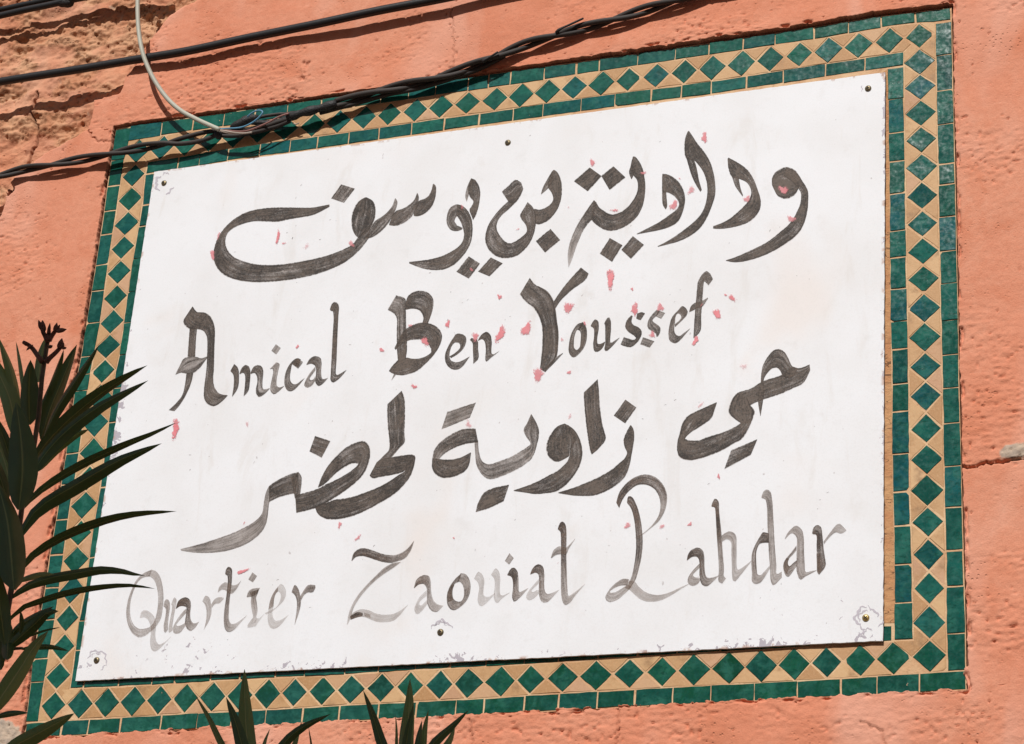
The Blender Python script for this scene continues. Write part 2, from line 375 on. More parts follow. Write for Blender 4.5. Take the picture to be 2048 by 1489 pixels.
# ================================================================== measured lines of the tile border (photo pixels)
T_OUT = [(232,257),(325,243),(512,217),(1024,142),(1153,124),(1275,107),(1418,86),(1550,66),(1628,54),(1762,32),(1831,24),(1903,15)]
T_MID1 = [(258,282),(385,262),(871,191),(937,182),(1021,170),(1153,150),(1275,131),(1418,110),(1536,92),(1628,79),(1762,56),(1833,46),(1871,44.5)]
T_MID2 = [(290,325),(455,298),(519,288),(634,273),(758,255),(888,236),(1024,217.5),(1086,208),(1231,187.5),(1364,170),(1422,162.5),(1536,145),(1650,127.5),(1807,104)]
R_OUT = [(1903,15),(1905,110),(1906.5,181),(1910,327),(1911,372),(1913.5,502),(1916.5,640),(1918,744),(1922.5,932),(1927,1102),(1929,1167),(1931.5,1267),(1933,1380)]
R_MID1 = [(1871,45),(1871,110),(1874,225),(1876.5,367),(1877,432),(1881,597),(1884,742),(1885,819),(1887,899),(1890.5,1100),(1891.5,1192),(1893.5,1302),(1895,1343)]
R_MID2 = [(1807,104),(1808,197),(1810.5,322),(1812,459),(1814,580),(1818,742),(1818,819),(1819,907),(1821.6,1052),(1825,1130),(1825.5,1267),(1826,1281)]
R_IN = [(1775,137),(1776,265),(1778,370),(1778.5,462),(1780,643),(1783,742),(1783.5,769),(1783.5,969),(1786,1052),(1788,1142),(1788,1283)]
B_OUT = [(47,1477),(122,1473),(240,1467),(392,1458),(529,1452),(677,1444),(832,1437),(967,1430),(1046,1426),(1269,1414),(1421,1406),(1508,1402),(1594,1398),(1711,1393),(1933,1380)]
B_MID1 = [(50,1446.5),(122,1441),(240,1435),(392,1426.5),(531,1419.5),(677,1411),(832,1403),(967,1397),(1048,1391),(1194,1382.5),(1345,1374.5),(1508,1366),(1594,1362),(1754,1352.5),(1895,1343)]
B_MID2 = [(139,1378),(237,1374),(421,1363),(512,1358),(690,1349.5),(831,1340),(972,1333),(1116,1325),(1275,1314),(1441,1304),(1620,1293),(1786,1283),(1826,1281)]
L_OUT = [(232,257),(214,372),(207.5,423),(191,530),(172.5,646),(160,722),(152,759),(131.5,907),(121.5,969),(111.5,1040),(97.5,1117),(89,1179),(75,1257),(65,1319),(61,1364),(47,1477)]
L_MID1 = [(258,282),(247.5,322),(241,367),(232.5,422),(215.5,529.5),(200,644.5),(190,697),(180,749.5),(175,781.5),(160,894),(136.5,1037),(126,1117),(110,1239.5),(96,1317),(87.5,1364.5),(76,1444)]
L_MID2 = [(293,326),(287.5,372),(284,409),(266,517),(247.5,644),(239,708),(230.5,744),(217,844),(200,974),(187,1048),(178,1115),(172,1167),(157.5,1242),(150,1301),(139,1378)]
def W(line): return np.array([wxz(*p) for p in line])
WL = {k: W(v) for k, v in dict(TO=T_OUT, T1=T_MID1, T2=T_MID2, RO=R_OUT, R1=R_MID1, R2=R_MID2, RI=R_IN, BO=B_OUT, B1=B_MID1, B2=B_MID2, LO=L_OUT, L1=L_MID1, L2=L_MID2).items()}
STRIP = 0.0255                                     # width of the hidden inner strips
WL['TI'] = WL['T2'] + [0, -STRIP * 1.02]; WL['BI'] = WL['B2'] + [0, STRIP]; WL['LI'] = WL['L2'] + [STRIP, 0]
def zx(k, x):                                      # Z of a horizontal line at X
    l = WL[k]; o = np.argsort(l[:, 0]); a = l[o]
    if x < a[0, 0]: return float(a[0, 1] + (x - a[0, 0]) * (a[-1, 1] - a[0, 1]) / (a[-1, 0] - a[0, 0]))
    if x > a[-1, 0]: return float(a[-1, 1] + (x - a[-1, 0]) * (a[-1, 1] - a[0, 1]) / (a[-1, 0] - a[0, 0]))
    return float(np.interp(x, a[:, 0], a[:, 1]))
def xz(k, z):                                      # X of a vertical line at Z
    l = WL[k]; o = np.argsort(l[:, 1]); a = l[o]; return float(np.interp(z, a[:, 1], a[:, 0]))
OUTLINE = [tuple(p) for p in WL['TO']] + [tuple(p) for p in WL['RO'][1:]] + [tuple(p) for p in WL['BO'][::-1][1:]] + [tuple(p) for p in WL['LO'][::-1][1:-1]]

# ================================================================== ground
GZ = CAM_LOC.z - 1.6
g = mesh_obj('ground', [(-60, -60, GZ), (60, -60, GZ), (60, 3, GZ), (-60, 3, GZ)], [(0, 1, 2, 3)], M['ground']); g['kind'] = 'structure'

# ================================================================== unseen house across the alley, added to keep street and shrubs in shade
HY = -5.4; zlow = min(wxz(-10, 1500)[1], wxz(2060, 1500)[1]) - 0.07
HZ = zlow + (-SUN_D.z / SUN_D.y) * (0 - HY)
hs = empty('house', (0, HY, GZ), 'plain salmon house across the alley, unseen behind the camera, added to shade the street', 'house')
def hbox(name, x0, x1, y0, y1, z0, z1, mat, parent):
    V = [(x, y_, z) for z in (z0, z1) for y_ in (y0, y1) for x in (x0, x1)]
    return mesh_obj(name, V, [(0, 1, 5, 4), (1, 3, 7, 5), (3, 2, 6, 7), (2, 0, 4, 6), (4, 5, 7, 6), (2, 3, 1, 0)], mat, parent)
hbox('house_wall', -2.4, 2.8, HY - 3, HY - 0.12, GZ, HZ - 0.35, M['farwall'], hs)
hbox('parapet', -2.45, 2.85, HY - 0.42, HY, HZ - 0.45, HZ, M['farwall'], hs)
for k, x in enumerate((-1.35, 0.4, 1.9)):
    w_ = hbox('window', x - .5, x + .5, HY - .14, HY - .10, GZ + 2.4, GZ + 3.8, M['shutter'], hs)
    hbox('window_sill', x - .6, x + .6, HY - .13, HY - .03, GZ + 2.3, GZ + 2.38, M['farwall'], w_)
d_ = hbox('door', -0.55, 0.55, HY - .14, HY - .09, GZ, GZ + 2.2, M['shutter'], hs)

# ================================================================== plaster wall: a displaced sheet with the broken-off hollow at upper left
c4 = [wxz(*q) for q in ((-30, -30), (2080, -30), (2080, 1520), (-30, 1520))]
X0 = min(c[0] for c in c4); X1 = max(c[0] for c in c4); Z0 = min(c[1] for c in c4); Z1 = max(c[1] for c in c4)
ST = 0.0021
def refine(a, bands, fine=0.0007):                 # closer grid lines along the border's four edges
    for lo, hi in bands: a = np.r_[a[(a < lo) | (a > hi)], np.arange(lo, hi, fine)]
    return np.unique(a)
xs = np.arange(X0, X1 + ST, ST); zs = np.arange(Z0, Z1 + ST, ST)
xs = refine(xs, [(WL['LO'][:, 0].min() - .007, WL['LO'][:, 0].max() + .002), (WL['RO'][:, 0].min() - .002, WL['RO'][:, 0].max() + .007)])
zs = refine(zs, [(WL['TO'][:, 1].min() - .002, WL['TO'][:, 1].max() + .007), (WL['BO'][:, 1].min() - .006, WL['BO'][:, 1].max() + .003)])
gx, gz = np.meshgrid(xs, zs); nx, nz = len(xs), len(zs)
gx = gx.ravel().copy(); gz = gz.ravel().copy()
d_f = sdist(gx, gz, OUTLINE)                       # distance to the tile border, negative inside
rag = (fbm(gx / 0.012, gz / 0.012, 3, 3) - 0.5) * 0.0045 + (vn(gx / 0.004, gz / 0.004, 9) - 0.5) * 0.0012
topside = sstep(0.45, 0.75, (gx - X0) / (X1 - X0)) * sstep(0.50, 0.62, gz)
upper = (gz > 0.40)
bottom = sstep(-0.52, -0.56, gz)
dr = d_f + rag * (1 + 0.5 * bottom) - 0.0022 + 0.0036 * bottom * (vn(gx / 0.03, gz / 0.03, 77) > 0.35) - 0.0012 * topside
und = (fbm(gx / 0.25, gz / 0.25, 21, 3) - 0.5) * 0.008 + (fbm(gx / 0.06, gz / 0.06, 22, 3) - 0.5) * 0.0028
und *= sstep(0.0, 0.03, d_f) * 0.8 + 0.2
# trowel streaks and pits, rougher in patches
rough = sstep(0.50, 0.72, fbm(gx / 0.16, gz / 0.10, 31, 3))
def pxpatch(pts, soft=0.03):
    return 1 - sstep(-soft, soft * 0.6, sdist(gx, gz, [wxz(*p) for p in pts]))
rough = np.maximum(rough * 0.75, pxpatch([(1300,60),(1420,20),(1540,40),(1560,90),(1480,110),(1340,110)]))
rough = np.maximum(rough, pxpatch([(330,170),(520,120),(640,150),(600,210),(420,235),(300,250),(270,200)]) * 0.85)
rough = np.maximum(rough, pxpatch([(640,1440),(760,1425),(1250,1420),(1430,1420),(1430,1500),(640,1500)]) * 0.9)
rough = np.maximum(rough, pxpatch([(1500,1425),(1750,1410),(1960,1395),(2060,1420),(2060,1500),(1500,1500)]) * 0.6)
str_n = fbm(gx / 0.016, gz / 0.0055, 41, 3); pit_n = vn(gx / 0.0065, gz / 0.005, 51); pit_m = fbm(gx / 0.05, gz / 0.05, 52, 2)
tex = (str_n - 0.5) * 0.0026 * (0.10 + 1.3 * rough) + (vn(gx / 0.0042, gz / 0.0042, 61) - 0.5) * 0.0007 * (0.5 + rough)
pits = sstep(0.93 - 0.22 * rough, 0.99, pit_n) * (0.0016 + 0.0030 * rough) * sstep(0.35, 0.6, pit_m + 0.25 * rough)
hole = sstep(0.965, 0.99, vn(gx / 0.009, gz / 0.008, 57)) * 0.006 * sstep(.3, .6, fbm(gx / .09, gz / .09, 58, 2))
y = -0.0060 - und + tex + pits + hole
y -= 0.0035 * topside * (1 - sstep(0.0, 0.06, d_f))
# hollow where the plaster fell away
HOL = [wxz(*p) for p in [(-200,-200),(520,-200),(470,-30),(395,8),(345,38),(305,86),(276,135),(256,158),(250,176),(244,191),(215,199),(192,205),(189,232),(180,262),(150,281),(95,312),(62,338),(40,356),(24,374),(19,392),(10,420),(4,445),(-30,470),(-200,470)]]
sd_h = sdist(gx, gz, HOL) + (fbm(gx / 0.02, gz / 0.02, 71, 3) - 0.5) * 0.010 * sstep(-0.02, 0.03, -sdist(gx, gz, [wxz(*p) for p in [(150,150),(270,150),(270,280),(150,290)]]) * -1 + 0.02)
soft = pxpatch([(275,140),(330,-30),(560,-60),(520,40),(330,120)], 0.02)
soft2 = pxpatch([(20,330),(100,290),(180,255),(185,285),(100,330),(20,400)], 0.01)
wdt = 0.0035 + 0.035 * soft + 0.006 * soft2
hol = sstep(0.0, 1.0, -sd_h / wdt)
hol_d = 0.034 - 0.016 * sstep(0, 1, (gx - wxz(60, 300)[0]) * -4) * sstep(0.42, 0.30, gz) + (fbm(gx / 0.08, gz / 0.06, 81, 3) - 0.5) * 0.016
rmk = sstep(0.42, 0.62, fbm(gx / 0.075, gz / 0.05, 91, 4))
ro = (fbm(gx / 0.05, gz / 0.03, 84, 3) - 0.5) * 0.012 + ((fbm(gx / 0.022, gz / 0.013, 82, 4) - 0.5) * 0.013 + (fbm(gx / 0.007, gz / 0.006, 83, 3) - 0.5) * 0.0045) * (0.34 + 1.0 * rmk) + sstep(0.86, 0.97, pit_n) * 0.005 * (0.3 + rmk)
y = y + hol * (hol_d + ro)
rawm = hol * np.clip(0.55 + 0.45 * rmk, 0, 1)
# cracks
def crack(pts, wid, dep, jit=0.003, seed=5):
    P = catmull([wxz(*p) for p in pts], 30)
    P[1:-1] += np.c_[(vn(np.arange(28) * 0.9, np.zeros(28), seed) - 0.5), (vn(np.arange(28) * 0.9, np.ones(28) * 7.7, seed + 1) - 0.5)] * 2 * jit
    m = (gx > P[:, 0].min() - .01) & (gx < P[:, 0].max() + .01) & (gz > P[:, 1].min() - .01) & (gz < P[:, 1].max() + .01)
    idx = np.where(m)[0]; d = seg_dist(gx[idx], gz[idx], [tuple(p) for p in P])
    k = 1 - sstep(0.25 * wid, wid, d); y[idx] += dep * k; return idx, k
GAP_DARK = np.zeros(gx.shape)  # darker tone inside cracks and along the joint round the tiles
def dcrack(*a, gap_dark=0.5, **k):
    i, w = crack(*a, **k); GAP_DARK[i] = np.maximum(GAP_DARK[i], w * gap_dark)
dcrack([(1922,932),(1942,938),(1962,930),(2000,928),(2050,919)], 0.0026, 0.010, seed=11, gap_dark=.35)
dcrack([(1862,1428),(1722,1446),(1740,1452),(1768,1470),(1772,1500)][1:], 0.0016, 0.004, seed=12, gap_dark=.3)
dcrack([(1238,1420),(1240,1452),(1236,1500)], 0.0016, 0.004, seed=13, gap_dark=.3)
dcrack([(905,18),(907,70),(910,105),(908,140)], 0.0014, 0.003, seed=14, gap_dark=.3)
dcrack([(942,1440),(944,1462),(948,1492)], 0.0016, 0.004, seed=15, gap_dark=.3)
dcrack([(62,172),(56,196),(50,215),(58,240),(58,262),(50,290),(38,318),(28,334)], 0.0036, 0.013, seed=16)
dcrack([(180,264),(187,276),(199,285),(210,286),(228,287)], 0.0016, 0.005, seed=17, gap_dark=.4)
dcrack([(18,372),(28,384),(20,392)], 0.006, 0.016, seed=18, gap_dark=.7)
dcrack([(612,128),(617,138),(622,128)], 0.003, 0.004, seed=19, gap_dark=.1)
dcrack([(608,140),(614,162)], 0.0024, -0.003, seed=20, gap_dark=0)
# cement patch at the right crack and at lower left
cem = 1 - sstep(-0.002, 0.002, sdist(gx, gz, [wxz(*p) for p in [(2000,908),(2012,894),(2050,890),(2060,912),(2030,924),(2004,920)]]) + rag)
cem = np.maximum(cem, 1 - sstep(-0.002, 0.002, sdist(gx, gz, [wxz(*p) for p in [(-20,1440),(6,1437),(20,1444),(42,1460),(44,1478),(30,1492),(-20,1510)]]) + rag * 2))
y -= cem * 0.003 * fbm(gx / 0.008, gz / 0.008, 95, 2)
# inside the border the sheet drops behind the tiles; a ragged dark joint is left along its edge
drop = 1 - sstep(-0.0006, 0.0008, dr)
y = y * (1 - drop) + drop * 0.0090
y += 0.006 * (1 - sstep(0.0, 0.004, np.abs(dr - 0.0035) - 0.0006)) * sstep(0.55, 0.75, fbm(gx / 0.02, gz / 0.02, 97, 2)) * (1 - drop)
GAP_DARK = np.maximum(GAP_DARK, drop * 0.75)
bord = np.minimum(np.minimum(gx - X0, X1 - gx), np.minimum(gz - Z0, Z1 - gz)); y = y * sstep(0, 0.01, bord) + -0.0060 * (1 - sstep(0, 0.01, bord))
keepv = d_f > -0.020
kv = keepv.reshape(nz, nx); q = kv[:-1, :-1] & kv[1:, :-1] & kv[:-1, 1:] & kv[1:, 1:]
jj, ii = np.where(q); a = jj * nx + ii
quads = np.c_[a, a + 1, a + 1 + nx, a + nx]
used = np.unique(quads); remap = -np.ones(nx * nz, np.int64); remap[used] = np.arange(len(used)); quads = remap[quads]
V = np.c_[gx, y, gz][used]
# far wall around the detailed part
EX0, EX1, EZ1 = -7.0, 7.0, 3.4
ring = np.array([(EX0, -.0060, GZ), (X0, -.0060, GZ), (X1, -.0060, GZ), (EX1, -.0060, GZ), (EX0, -.0060, Z0), (X0, -.0060, Z0), (X1, -.0060, Z0), (EX1, -.0060, Z0),
                 (EX0, -.0060, Z1), (X0, -.0060, Z1), (X1, -.0060, Z1), (EX1, -.0060, Z1), (EX0, -.0060, EZ1), (X0, -.0060, EZ1), (X1, -.0060, EZ1), (EX1, -.0060, EZ1),
                 (EX0, .4, EZ1), (EX1, .4, EZ1), (EX0, .4, GZ), (EX1, .4, GZ)])
nb = len(V); rq = np.array([(0,1,5,4),(1,2,6,5),(2,3,7,6),(4,5,9,8),(6,7,11,10),(8,9,13,12),(9,10,14,13),(10,11,15,14),(12,15,17,16),(17,19,18,16)]) + nb
# the ring's inner rim really stops at the sheet's last row
V = np.vstack([V, ring]); Q = np.vstack([quads, rq])
me = bpy.data.meshes.new('plaster_wall'); me.vertices.add(len(V)); me.vertices.foreach_set('co', V.ravel())
me.loops.add(len(Q) * 4); me.loops.foreach_set('vertex_index', Q.ravel().astype(np.int32))
me.polygons.add(len(Q)); me.polygons.foreach_set('loop_start', np.arange(len(Q), dtype=np.int32) * 4)
me.polygons.foreach_set('use_smooth', np.ones(len(Q), bool))
for nm, arr in (('raw', rawm), ('cement', cem), ('gap_dark', GAP_DARK)):
    at = me.attributes.new(nm, 'FLOAT', 'POINT'); at.data.foreach_set('value', np.r_[arr[used], np.zeros(len(ring))].astype(np.float32))
me.update(calc_edges=True); me.materials.append(M['plaster'])
wall = link(bpy.data.objects.new('plaster_wall', me))
tag(wall, 'salmon plastered wall with crumbled hollow at upper left, around the tiled sign', 'wall')

# ================================================================== tile border
ctr = wxz(1024, 760)
border = empty('tile_border', (ctr[0], 0.01, WL['BO'][0][1]), 'green and tan mosaic tile frame set into the plaster around the white sign', 'tile frame')
bo = [(p[0], p[1]) for p in OUTLINE]; nbp = len(bo)
def inset_poly(pts, g):
    pts = [Vector(p) for p in pts]; n = len(pts); out = []
    area = sum(pts[i].x * pts[(i + 1) % n].y - pts[(i + 1) % n].x * pts[i].y for i in range(n))
    s = 1 if area > 0 else -1
    for i in range(n):
        p0, p1, p2 = pts[i - 1], pts[i], pts[(i + 1) % n]
        e1 = (p1 - p0).normalized(); e2 = (p2 - p1).normalized()
        n1 = Vector((-e1.y, e1.x)) * s; n2 = Vector((-e2.y, e2.x)) * s
        b = n1 + n2; k = b.dot(n1)
        out.append(p1 + b * (g / max(k, 0.35)))
    return out
bed_o = [Vector(p) for p in bo]
mesh_obj('mortar_bed', [(p.x, 0.0009, p.y) for p in bed_o] + [(p.x, 0.03, p.y) for p in bed_o],
         [tuple(range(nbp - 1, -1, -1))] + [(i, (i + 1) % nbp, nbp + (i + 1) % nbp, nbp + i) for i in range(nbp)], M['mortar'], border)
gapx = [(1758,150),(1776,138),(1778,300),(1781,640),(1785,969),(1789,1142),(1790,1246),(1758,1246)]
mesh_obj('mortar_strip', [(lambda q: (q[0], 0.0003, q[1]))(wxz(*p, 0.0003)) for p in gapx], [tuple(range(len(gapx) - 1, -1, -1))], M['mortar2'], border)
TN = [0]; TINT = [(1, 1, 1)]
def tile(name, pts, mat, gap=0.0008, hgt=0.0, wob=0.0006, tilt=0.018):
    """one little slab: bevelled rim, chipped hand-cut outline, slightly tilted"""
    TN[0] += 1; r = random.Random(TN[0] * 13 + 5)
    g = gap * r.uniform(0.45, 1.7)
    P = inset_poly(pts, g)
    if r.random() < (0.20 if mat is M['green'] else 0.10):               # a knocked-off corner
        k = r.randrange(len(P)); a, b, c_ = P[k - 1], P[k], P[(k + 1) % len(P)]
        if (a - b).length > .012 and (c_ - b).length > .012:
            P[k:k + 1] = [b + (a - b).normalized() * r.uniform(.0018, .0055), b + (c_ - b).normalized() * r.uniform(.0018, .0055)]
    n = len(P); s = TN[0] * 3.7
    ring0 = []
    for i in range(n):
        a, b = P[i], P[(i + 1) % n]; L = (b - a).length; k = max(1, min(4, int(L / 0.011)))
        e = (b - a).normalized(); nn = Vector((-e.y, e.x))
        for j in range(k):
            p = a + (b - a) * (j / k)
            if j: p = p + nn * r.uniform(-wob, wob)
            else: p = p + Vector((r.uniform(-wob, wob), r.uniform(-wob, wob))) * 0.6
            ring0.append(p)
    c = sum(ring0, Vector((0, 0))) / len(ring0)
    top = inset_poly(ring0, 0.0006); m = len(ring0)
    ax, az = r.uniform(-tilt, tilt), r.uniform(-tilt, tilt); h = hgt + r.uniform(-0.0003, 0.0003)
    V = []
    for p in top: V.append((p.x, -h + ax * (p.x - c.x) + az * (p.y - c.y), p.y))
    for p in ring0: V.append((p.x, -h + 0.0005 + ax * (p.x - c.x) + az * (p.y - c.y), p.y))
    for p in ring0: V.append((p.x, 0.006, p.y))
    F = [tuple(range(m))]
    for q0 in (0, m):
        for i in range(m):
            i2 = (i + 1) % m; F.append((q0 + i, q0 + m + i, q0 + m + i2, q0 + i2))
    area = sum(ring0[i].x * ring0[(i + 1) % m].y - ring0[(i + 1) % m].x * ring0[i].y for i in range(m))
    if area < 0: F = [tuple(reversed(f)) for f in F]
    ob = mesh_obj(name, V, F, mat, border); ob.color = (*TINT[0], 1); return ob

# diamonds: photo positions of their centres along each side
DT = [275,323.5,372,420.5,469,517,571,626,677,729,778,831,881,934.5,991,1041.5,1095,1148,1203.5,1256.5,1312,1369,1424,1484,1540,1599,1656,1716.5,1779,1839]
DR = [74,124,174,226,279.5,334,392,447.5,503,558,616.5,674.5,733,791.6,858,918.6,981,1044,1108.5,1177,1246,1313]
DL = [300,351,398,447.5,495,544.5,594,644,693,742,795,846,904,957,1009.5,1067,1119.5,1180,1237,1294.5,1352,1412]
DB = [108,160,213,266,318,371,425,479.5,534.5,588,644.5,701,762,819.5,879.5,935,1002,1060,1125,1191.5,1259,1324,1386.5,1458,1521.5,1588.5,1653,1720,1786,1855]
def pmid(l1, l2, v, ax):
    f = lambda l: np.interp(v, [p[ax] for p in l], [p[1 - ax] for p in l])
    o = (f(l1) + f(l2)) / 2; return wxz(v, o) if ax == 0 else wxz(o, v)
ct = [pmid(T_MID1, T_MID2, v, 0) for v in DT]; cb = [pmid(B_MID1, B_MID2, v, 0) for v in DB]
cr_ = [pmid(R_MID1, R_MID2, v, 1) for v in DR]; cl_ = [pmid(L_MID1, L_MID2, v, 1) for v in DL]
ct[-1] = cr_[0] = ((xz('R1', cr_[1][1]) + xz('R2', cr_[1][1])) / 2, (zx('T1', ct[-1][0]) + zx('T2', ct[-2][0])) / 2)
TL = (ct[0][0], (zx('T1', ct[0][0]) + zx('T2', ct[1][0])) / 2); TL = ((xz('L1', cl_[1][1]) + xz('L2', cl_[1][1])) / 2 + 0.0015, TL[1]); ct[0] = cl_[0] = TL
BL = ((xz('L1', cl_[-2][1]) + xz('L2', cl_[-2][1])) / 2, (zx('B1', cb[0][0]) + zx('B2', cb[1][0])) / 2); cb[0] = cl_[-1] = BL
BR = ((xz('R1', cr_[-2][1]) + xz('R2', cr_[-2][1])) / 2, (zx('B1', cb[-1][0]) + zx('B2', cb[-2][0])) / 2); cb[-1] = cr_[-1] = BR
def mp(a, b): return ((a[0] + b[0]) / 2, (a[1] + b[1]) / 2)
def hrow(C, k1, k2):                                # k1 upper line, k2 lower line
    n = len(C); pin = [mp(C[i], C[i + 1]) for i in range(n - 1)]
    for i in range(1, n - 1):
        x = C[i][0]; tile('diamond_tile', [pin[i - 1], (x - .0006, zx(k2, x)), pin[i], (x + .0010, zx(k1, x))], M['green'], 0.0013)
    for i in range(n - 1):
        xa, xb = C[i][0], C[i + 1][0]
        tile('triangle_tile', [(xa, zx(k1, xa)), pin[i], (xb, zx(k1, xb))], M['tan'], 0.0010, -0.0003)
        if 0 < i < n - 2: tile('triangle_tile', [(xa, zx(k2, xa)), (xb, zx(k2, xb)), pin[i]], M['tan'], 0.0010, -0.0003)
    return pin
def hrow_b(C, k1, k2):                              # bottom row: outer side is the lower one
    n = len(C); pin = [mp(C[i], C[i + 1]) for i in range(n - 1)]
    for i in range(1, n - 1):
        x = C[i][0]; tile('diamond_tile', [pin[i - 1], (x - .0006, zx(k2, x)), pin[i], (x + .0010, zx(k1, x))], M['green'], 0.0013)
    for i in range(n - 1):
        xa, xb = C[i][0], C[i + 1][0]
        if 0 < i < n - 2: tile('triangle_tile', [(xa, zx(k1, xa)), pin[i], (xb, zx(k1, xb))], M['tan'], 0.0010, -0.0003)
        tile('triangle_tile', [(xa, zx(k2, xa)), (xb, zx(k2, xb)), pin[i]], M['tan'], 0.0010, -0.0003)
    return pin
def vcol(C, ko, ki):                                # ko outer line, ki inner line
    n = len(C); pin = [mp(C[i], C[i + 1]) for i in range(n - 1)]
    for i in range(1, n - 1):
        z = C[i][1]; tile('diamond_tile', [pin[i - 1], (xz(ko, z), z - .001), pin[i], (xz(ki, z), z + .001)], M['green'], 0.0013)
    for i in range(n - 1):
        za, zb = C[i][1], C[i + 1][1]
        tile('triangle_tile', [(xz(ko, za), za), pin[i], (xz(ko, zb), zb)], M['tan'], 0.0010, -0.0003)
        if 0 < i < n - 2: tile('triangle_tile', [(xz(ki, za), za), pin[i], (xz(ki, zb), zb)], M['tan'], 0.0010, -0.0003)
    return pin
GT, GR, GB, GL = (1.55, 1.25, 1.35), (1.4, 1.12, 1.40), (0.95, 0.85, 0.72), (1.0, 1.02, 0.98)       # tint per side: painted-in sheen on top and right, deeper green at the bottom
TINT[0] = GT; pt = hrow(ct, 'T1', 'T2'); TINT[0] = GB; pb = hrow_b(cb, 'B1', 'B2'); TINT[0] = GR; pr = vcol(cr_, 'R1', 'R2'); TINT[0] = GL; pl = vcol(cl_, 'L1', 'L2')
def corner(c, ph, pv, h1, v1, h2, v2, hn, vn_):
    """corner diamond with its outer corner piece and two inner pieces (c centre, ph/pv pinch points to the row and to the column)"""
    top = (c[0], zx(h1, c[0])); side = (xz(v1, c[1]), c[1])
    tile('diamond_tile', [ph, top, side, pv], M['green'], 0.0013)
    oc = (xz(v1, zx(h1, c[0])), zx(h1, c[0])); oc = (oc[0], zx(h1, oc[0]))
    tile('triangle_tile', [oc, top, side], M['tan'], 0.0010, -0.0003)
    ic = (xz(v2, zx(h2, hn[0])), zx(h2, hn[0])); ic = (ic[0], zx(h2, ic[0]))
    mid = mp(ph, pv)
    hb = (hn[0], zx(h2, hn[0])); vb = (xz(v2, vn_[1]), vn_[1])
    tile('corner_tile', [ph, hb, ic, mid], M['tan'], 0.0010, -0.0003)
    tile('corner_tile', [pv, vb, ic, mid], M['tan'], 0.0010, -0.0003)
corner(ct[0], pt[0], pl[0], 'T1', 'L1', 'T2', 'L2', ct[1], cl_[1])
corner(ct[-1], pt[-1], pr[0], 'T1', 'R1', 'T2', 'R2', ct[-2], cr_[1])
corner(cb[0], pb[0], pl[-1], 'B1', 'L1', 'B2', 'L2', cb[1], cl_[-2])
corner(cb[-1], pb[-1], pr[-1], 'B1', 'R1', 'B2', 'R2', cb[-2], cr_[-2])

def hstrip(px, py_of, ka, kb, gap=0.0011):
    X = [wxz(p, py_of(p))[0] for p in px]
    for i in range(len(X) - 1):
        a, b = X[i], X[i + 1]; m = (a + b) / 2
        s = random.uniform(-.0008, .0008)
        tile('rectangle_tile', [(a, zx(ka, a)), (a + s, zx(kb, a)), (m, zx(kb, m)), (b + s, zx(kb, b)), (b, zx(ka, b)), (m, zx(ka, m))], M['green'], gap, 0.0002)
def vstrip(py, px_of, ka, kb, gap=0.0011):
    Z = [wxz(px_of(p), p)[1] for p in py]
    for i in range(len(Z) - 1):
        a, b = Z[i], Z[i + 1]; m = (a + b) / 2
        tile('rectangle_tile', [(xz(ka, a), a), (xz(kb, a), a), (xz(kb, m), m), (xz(kb, b), b), (xz(ka, b), b), (xz(ka, m), m)], M['green'], gap, 0.0002)
fl = lambda l1, l2, ax: (lambda v: float((np.interp(v, [p[ax] for p in l1], [p[1 - ax] for p in l1]) + np.interp(v, [p[ax] for p in l2], [p[1 - ax] for p in l2])) / 2))
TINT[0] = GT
hstrip([259,322.5,386,447.5,510,574.5,642,707,762,817,871,937,977,1021,1088,1153,1199,1275,1350,1418,1486,1550,1628,1697,1762,1831.5,1902], fl(T_OUT, T_MID1, 0), 'T1', 'TO')
T_IN = [(p[0] - 3, p[1] + 26) for p in T_MID2]
hstrip([293,356,399,455,519.5,579.5,634.5,697.5,758,823,888,958,1026.5,1086,1162,1230,1301.5,1363,1422,1493,1567,1650,1730,1806.5], fl(T_MID2, T_IN, 0), 'TI', 'T2')
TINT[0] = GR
vstrip([45,110,181,248,327,369,433,502,567,641,709.5,776,847,932,1014.5,1101,1173,1267,1342], fl(R_OUT, R_MID1, 1), 'R1', 'RO')
vstrip([136,197.5,266,322.5,387,462,514.5,578,643,698,768,823,907,984,1052,1129.5,1206,1279], fl(R_IN, R_MID2, 1), 'RI', 'R2')
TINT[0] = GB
hstrip([50,122.5,176,240.5,321,394,462,531,604.5,677.5,756,832,911.5,967,1048,1117,1194,1269.5,1345,1421,1508.5,1594,1682,1754,1838.5,1932], fl(B_OUT, B_MID1, 0), 'BO', 'B1')
hstrip([168,237.5,305,349,421,481,551,610,690,758,831,902,972.5,1049,1116.5,1196.5,1275,1354,1441,1520,1620,1700,1785], lambda v: float(np.interp(v, [p[0] for p in B_MID2], [p[1] for p in B_MID2])) - 14, 'B2', 'BI')
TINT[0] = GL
vstrip([258,320,372,422,469.5,530,581.5,646,713,749.5,781.5,846,907,969,1039.6,1110,1176,1239.5,1318,1364.5,1444], fl(L_OUT, L_MID1, 1), 'LO', 'L1')
vstrip([348,409.5,452.5,517,583,645,709,776.5,844,907,974,1048,1115,1180,1242,1300,1377], lambda v: float(np.interp(v, [p[1] for p in L_MID2], [p[0] for p in L_MID2])) + 12, 'L2', 'LI')

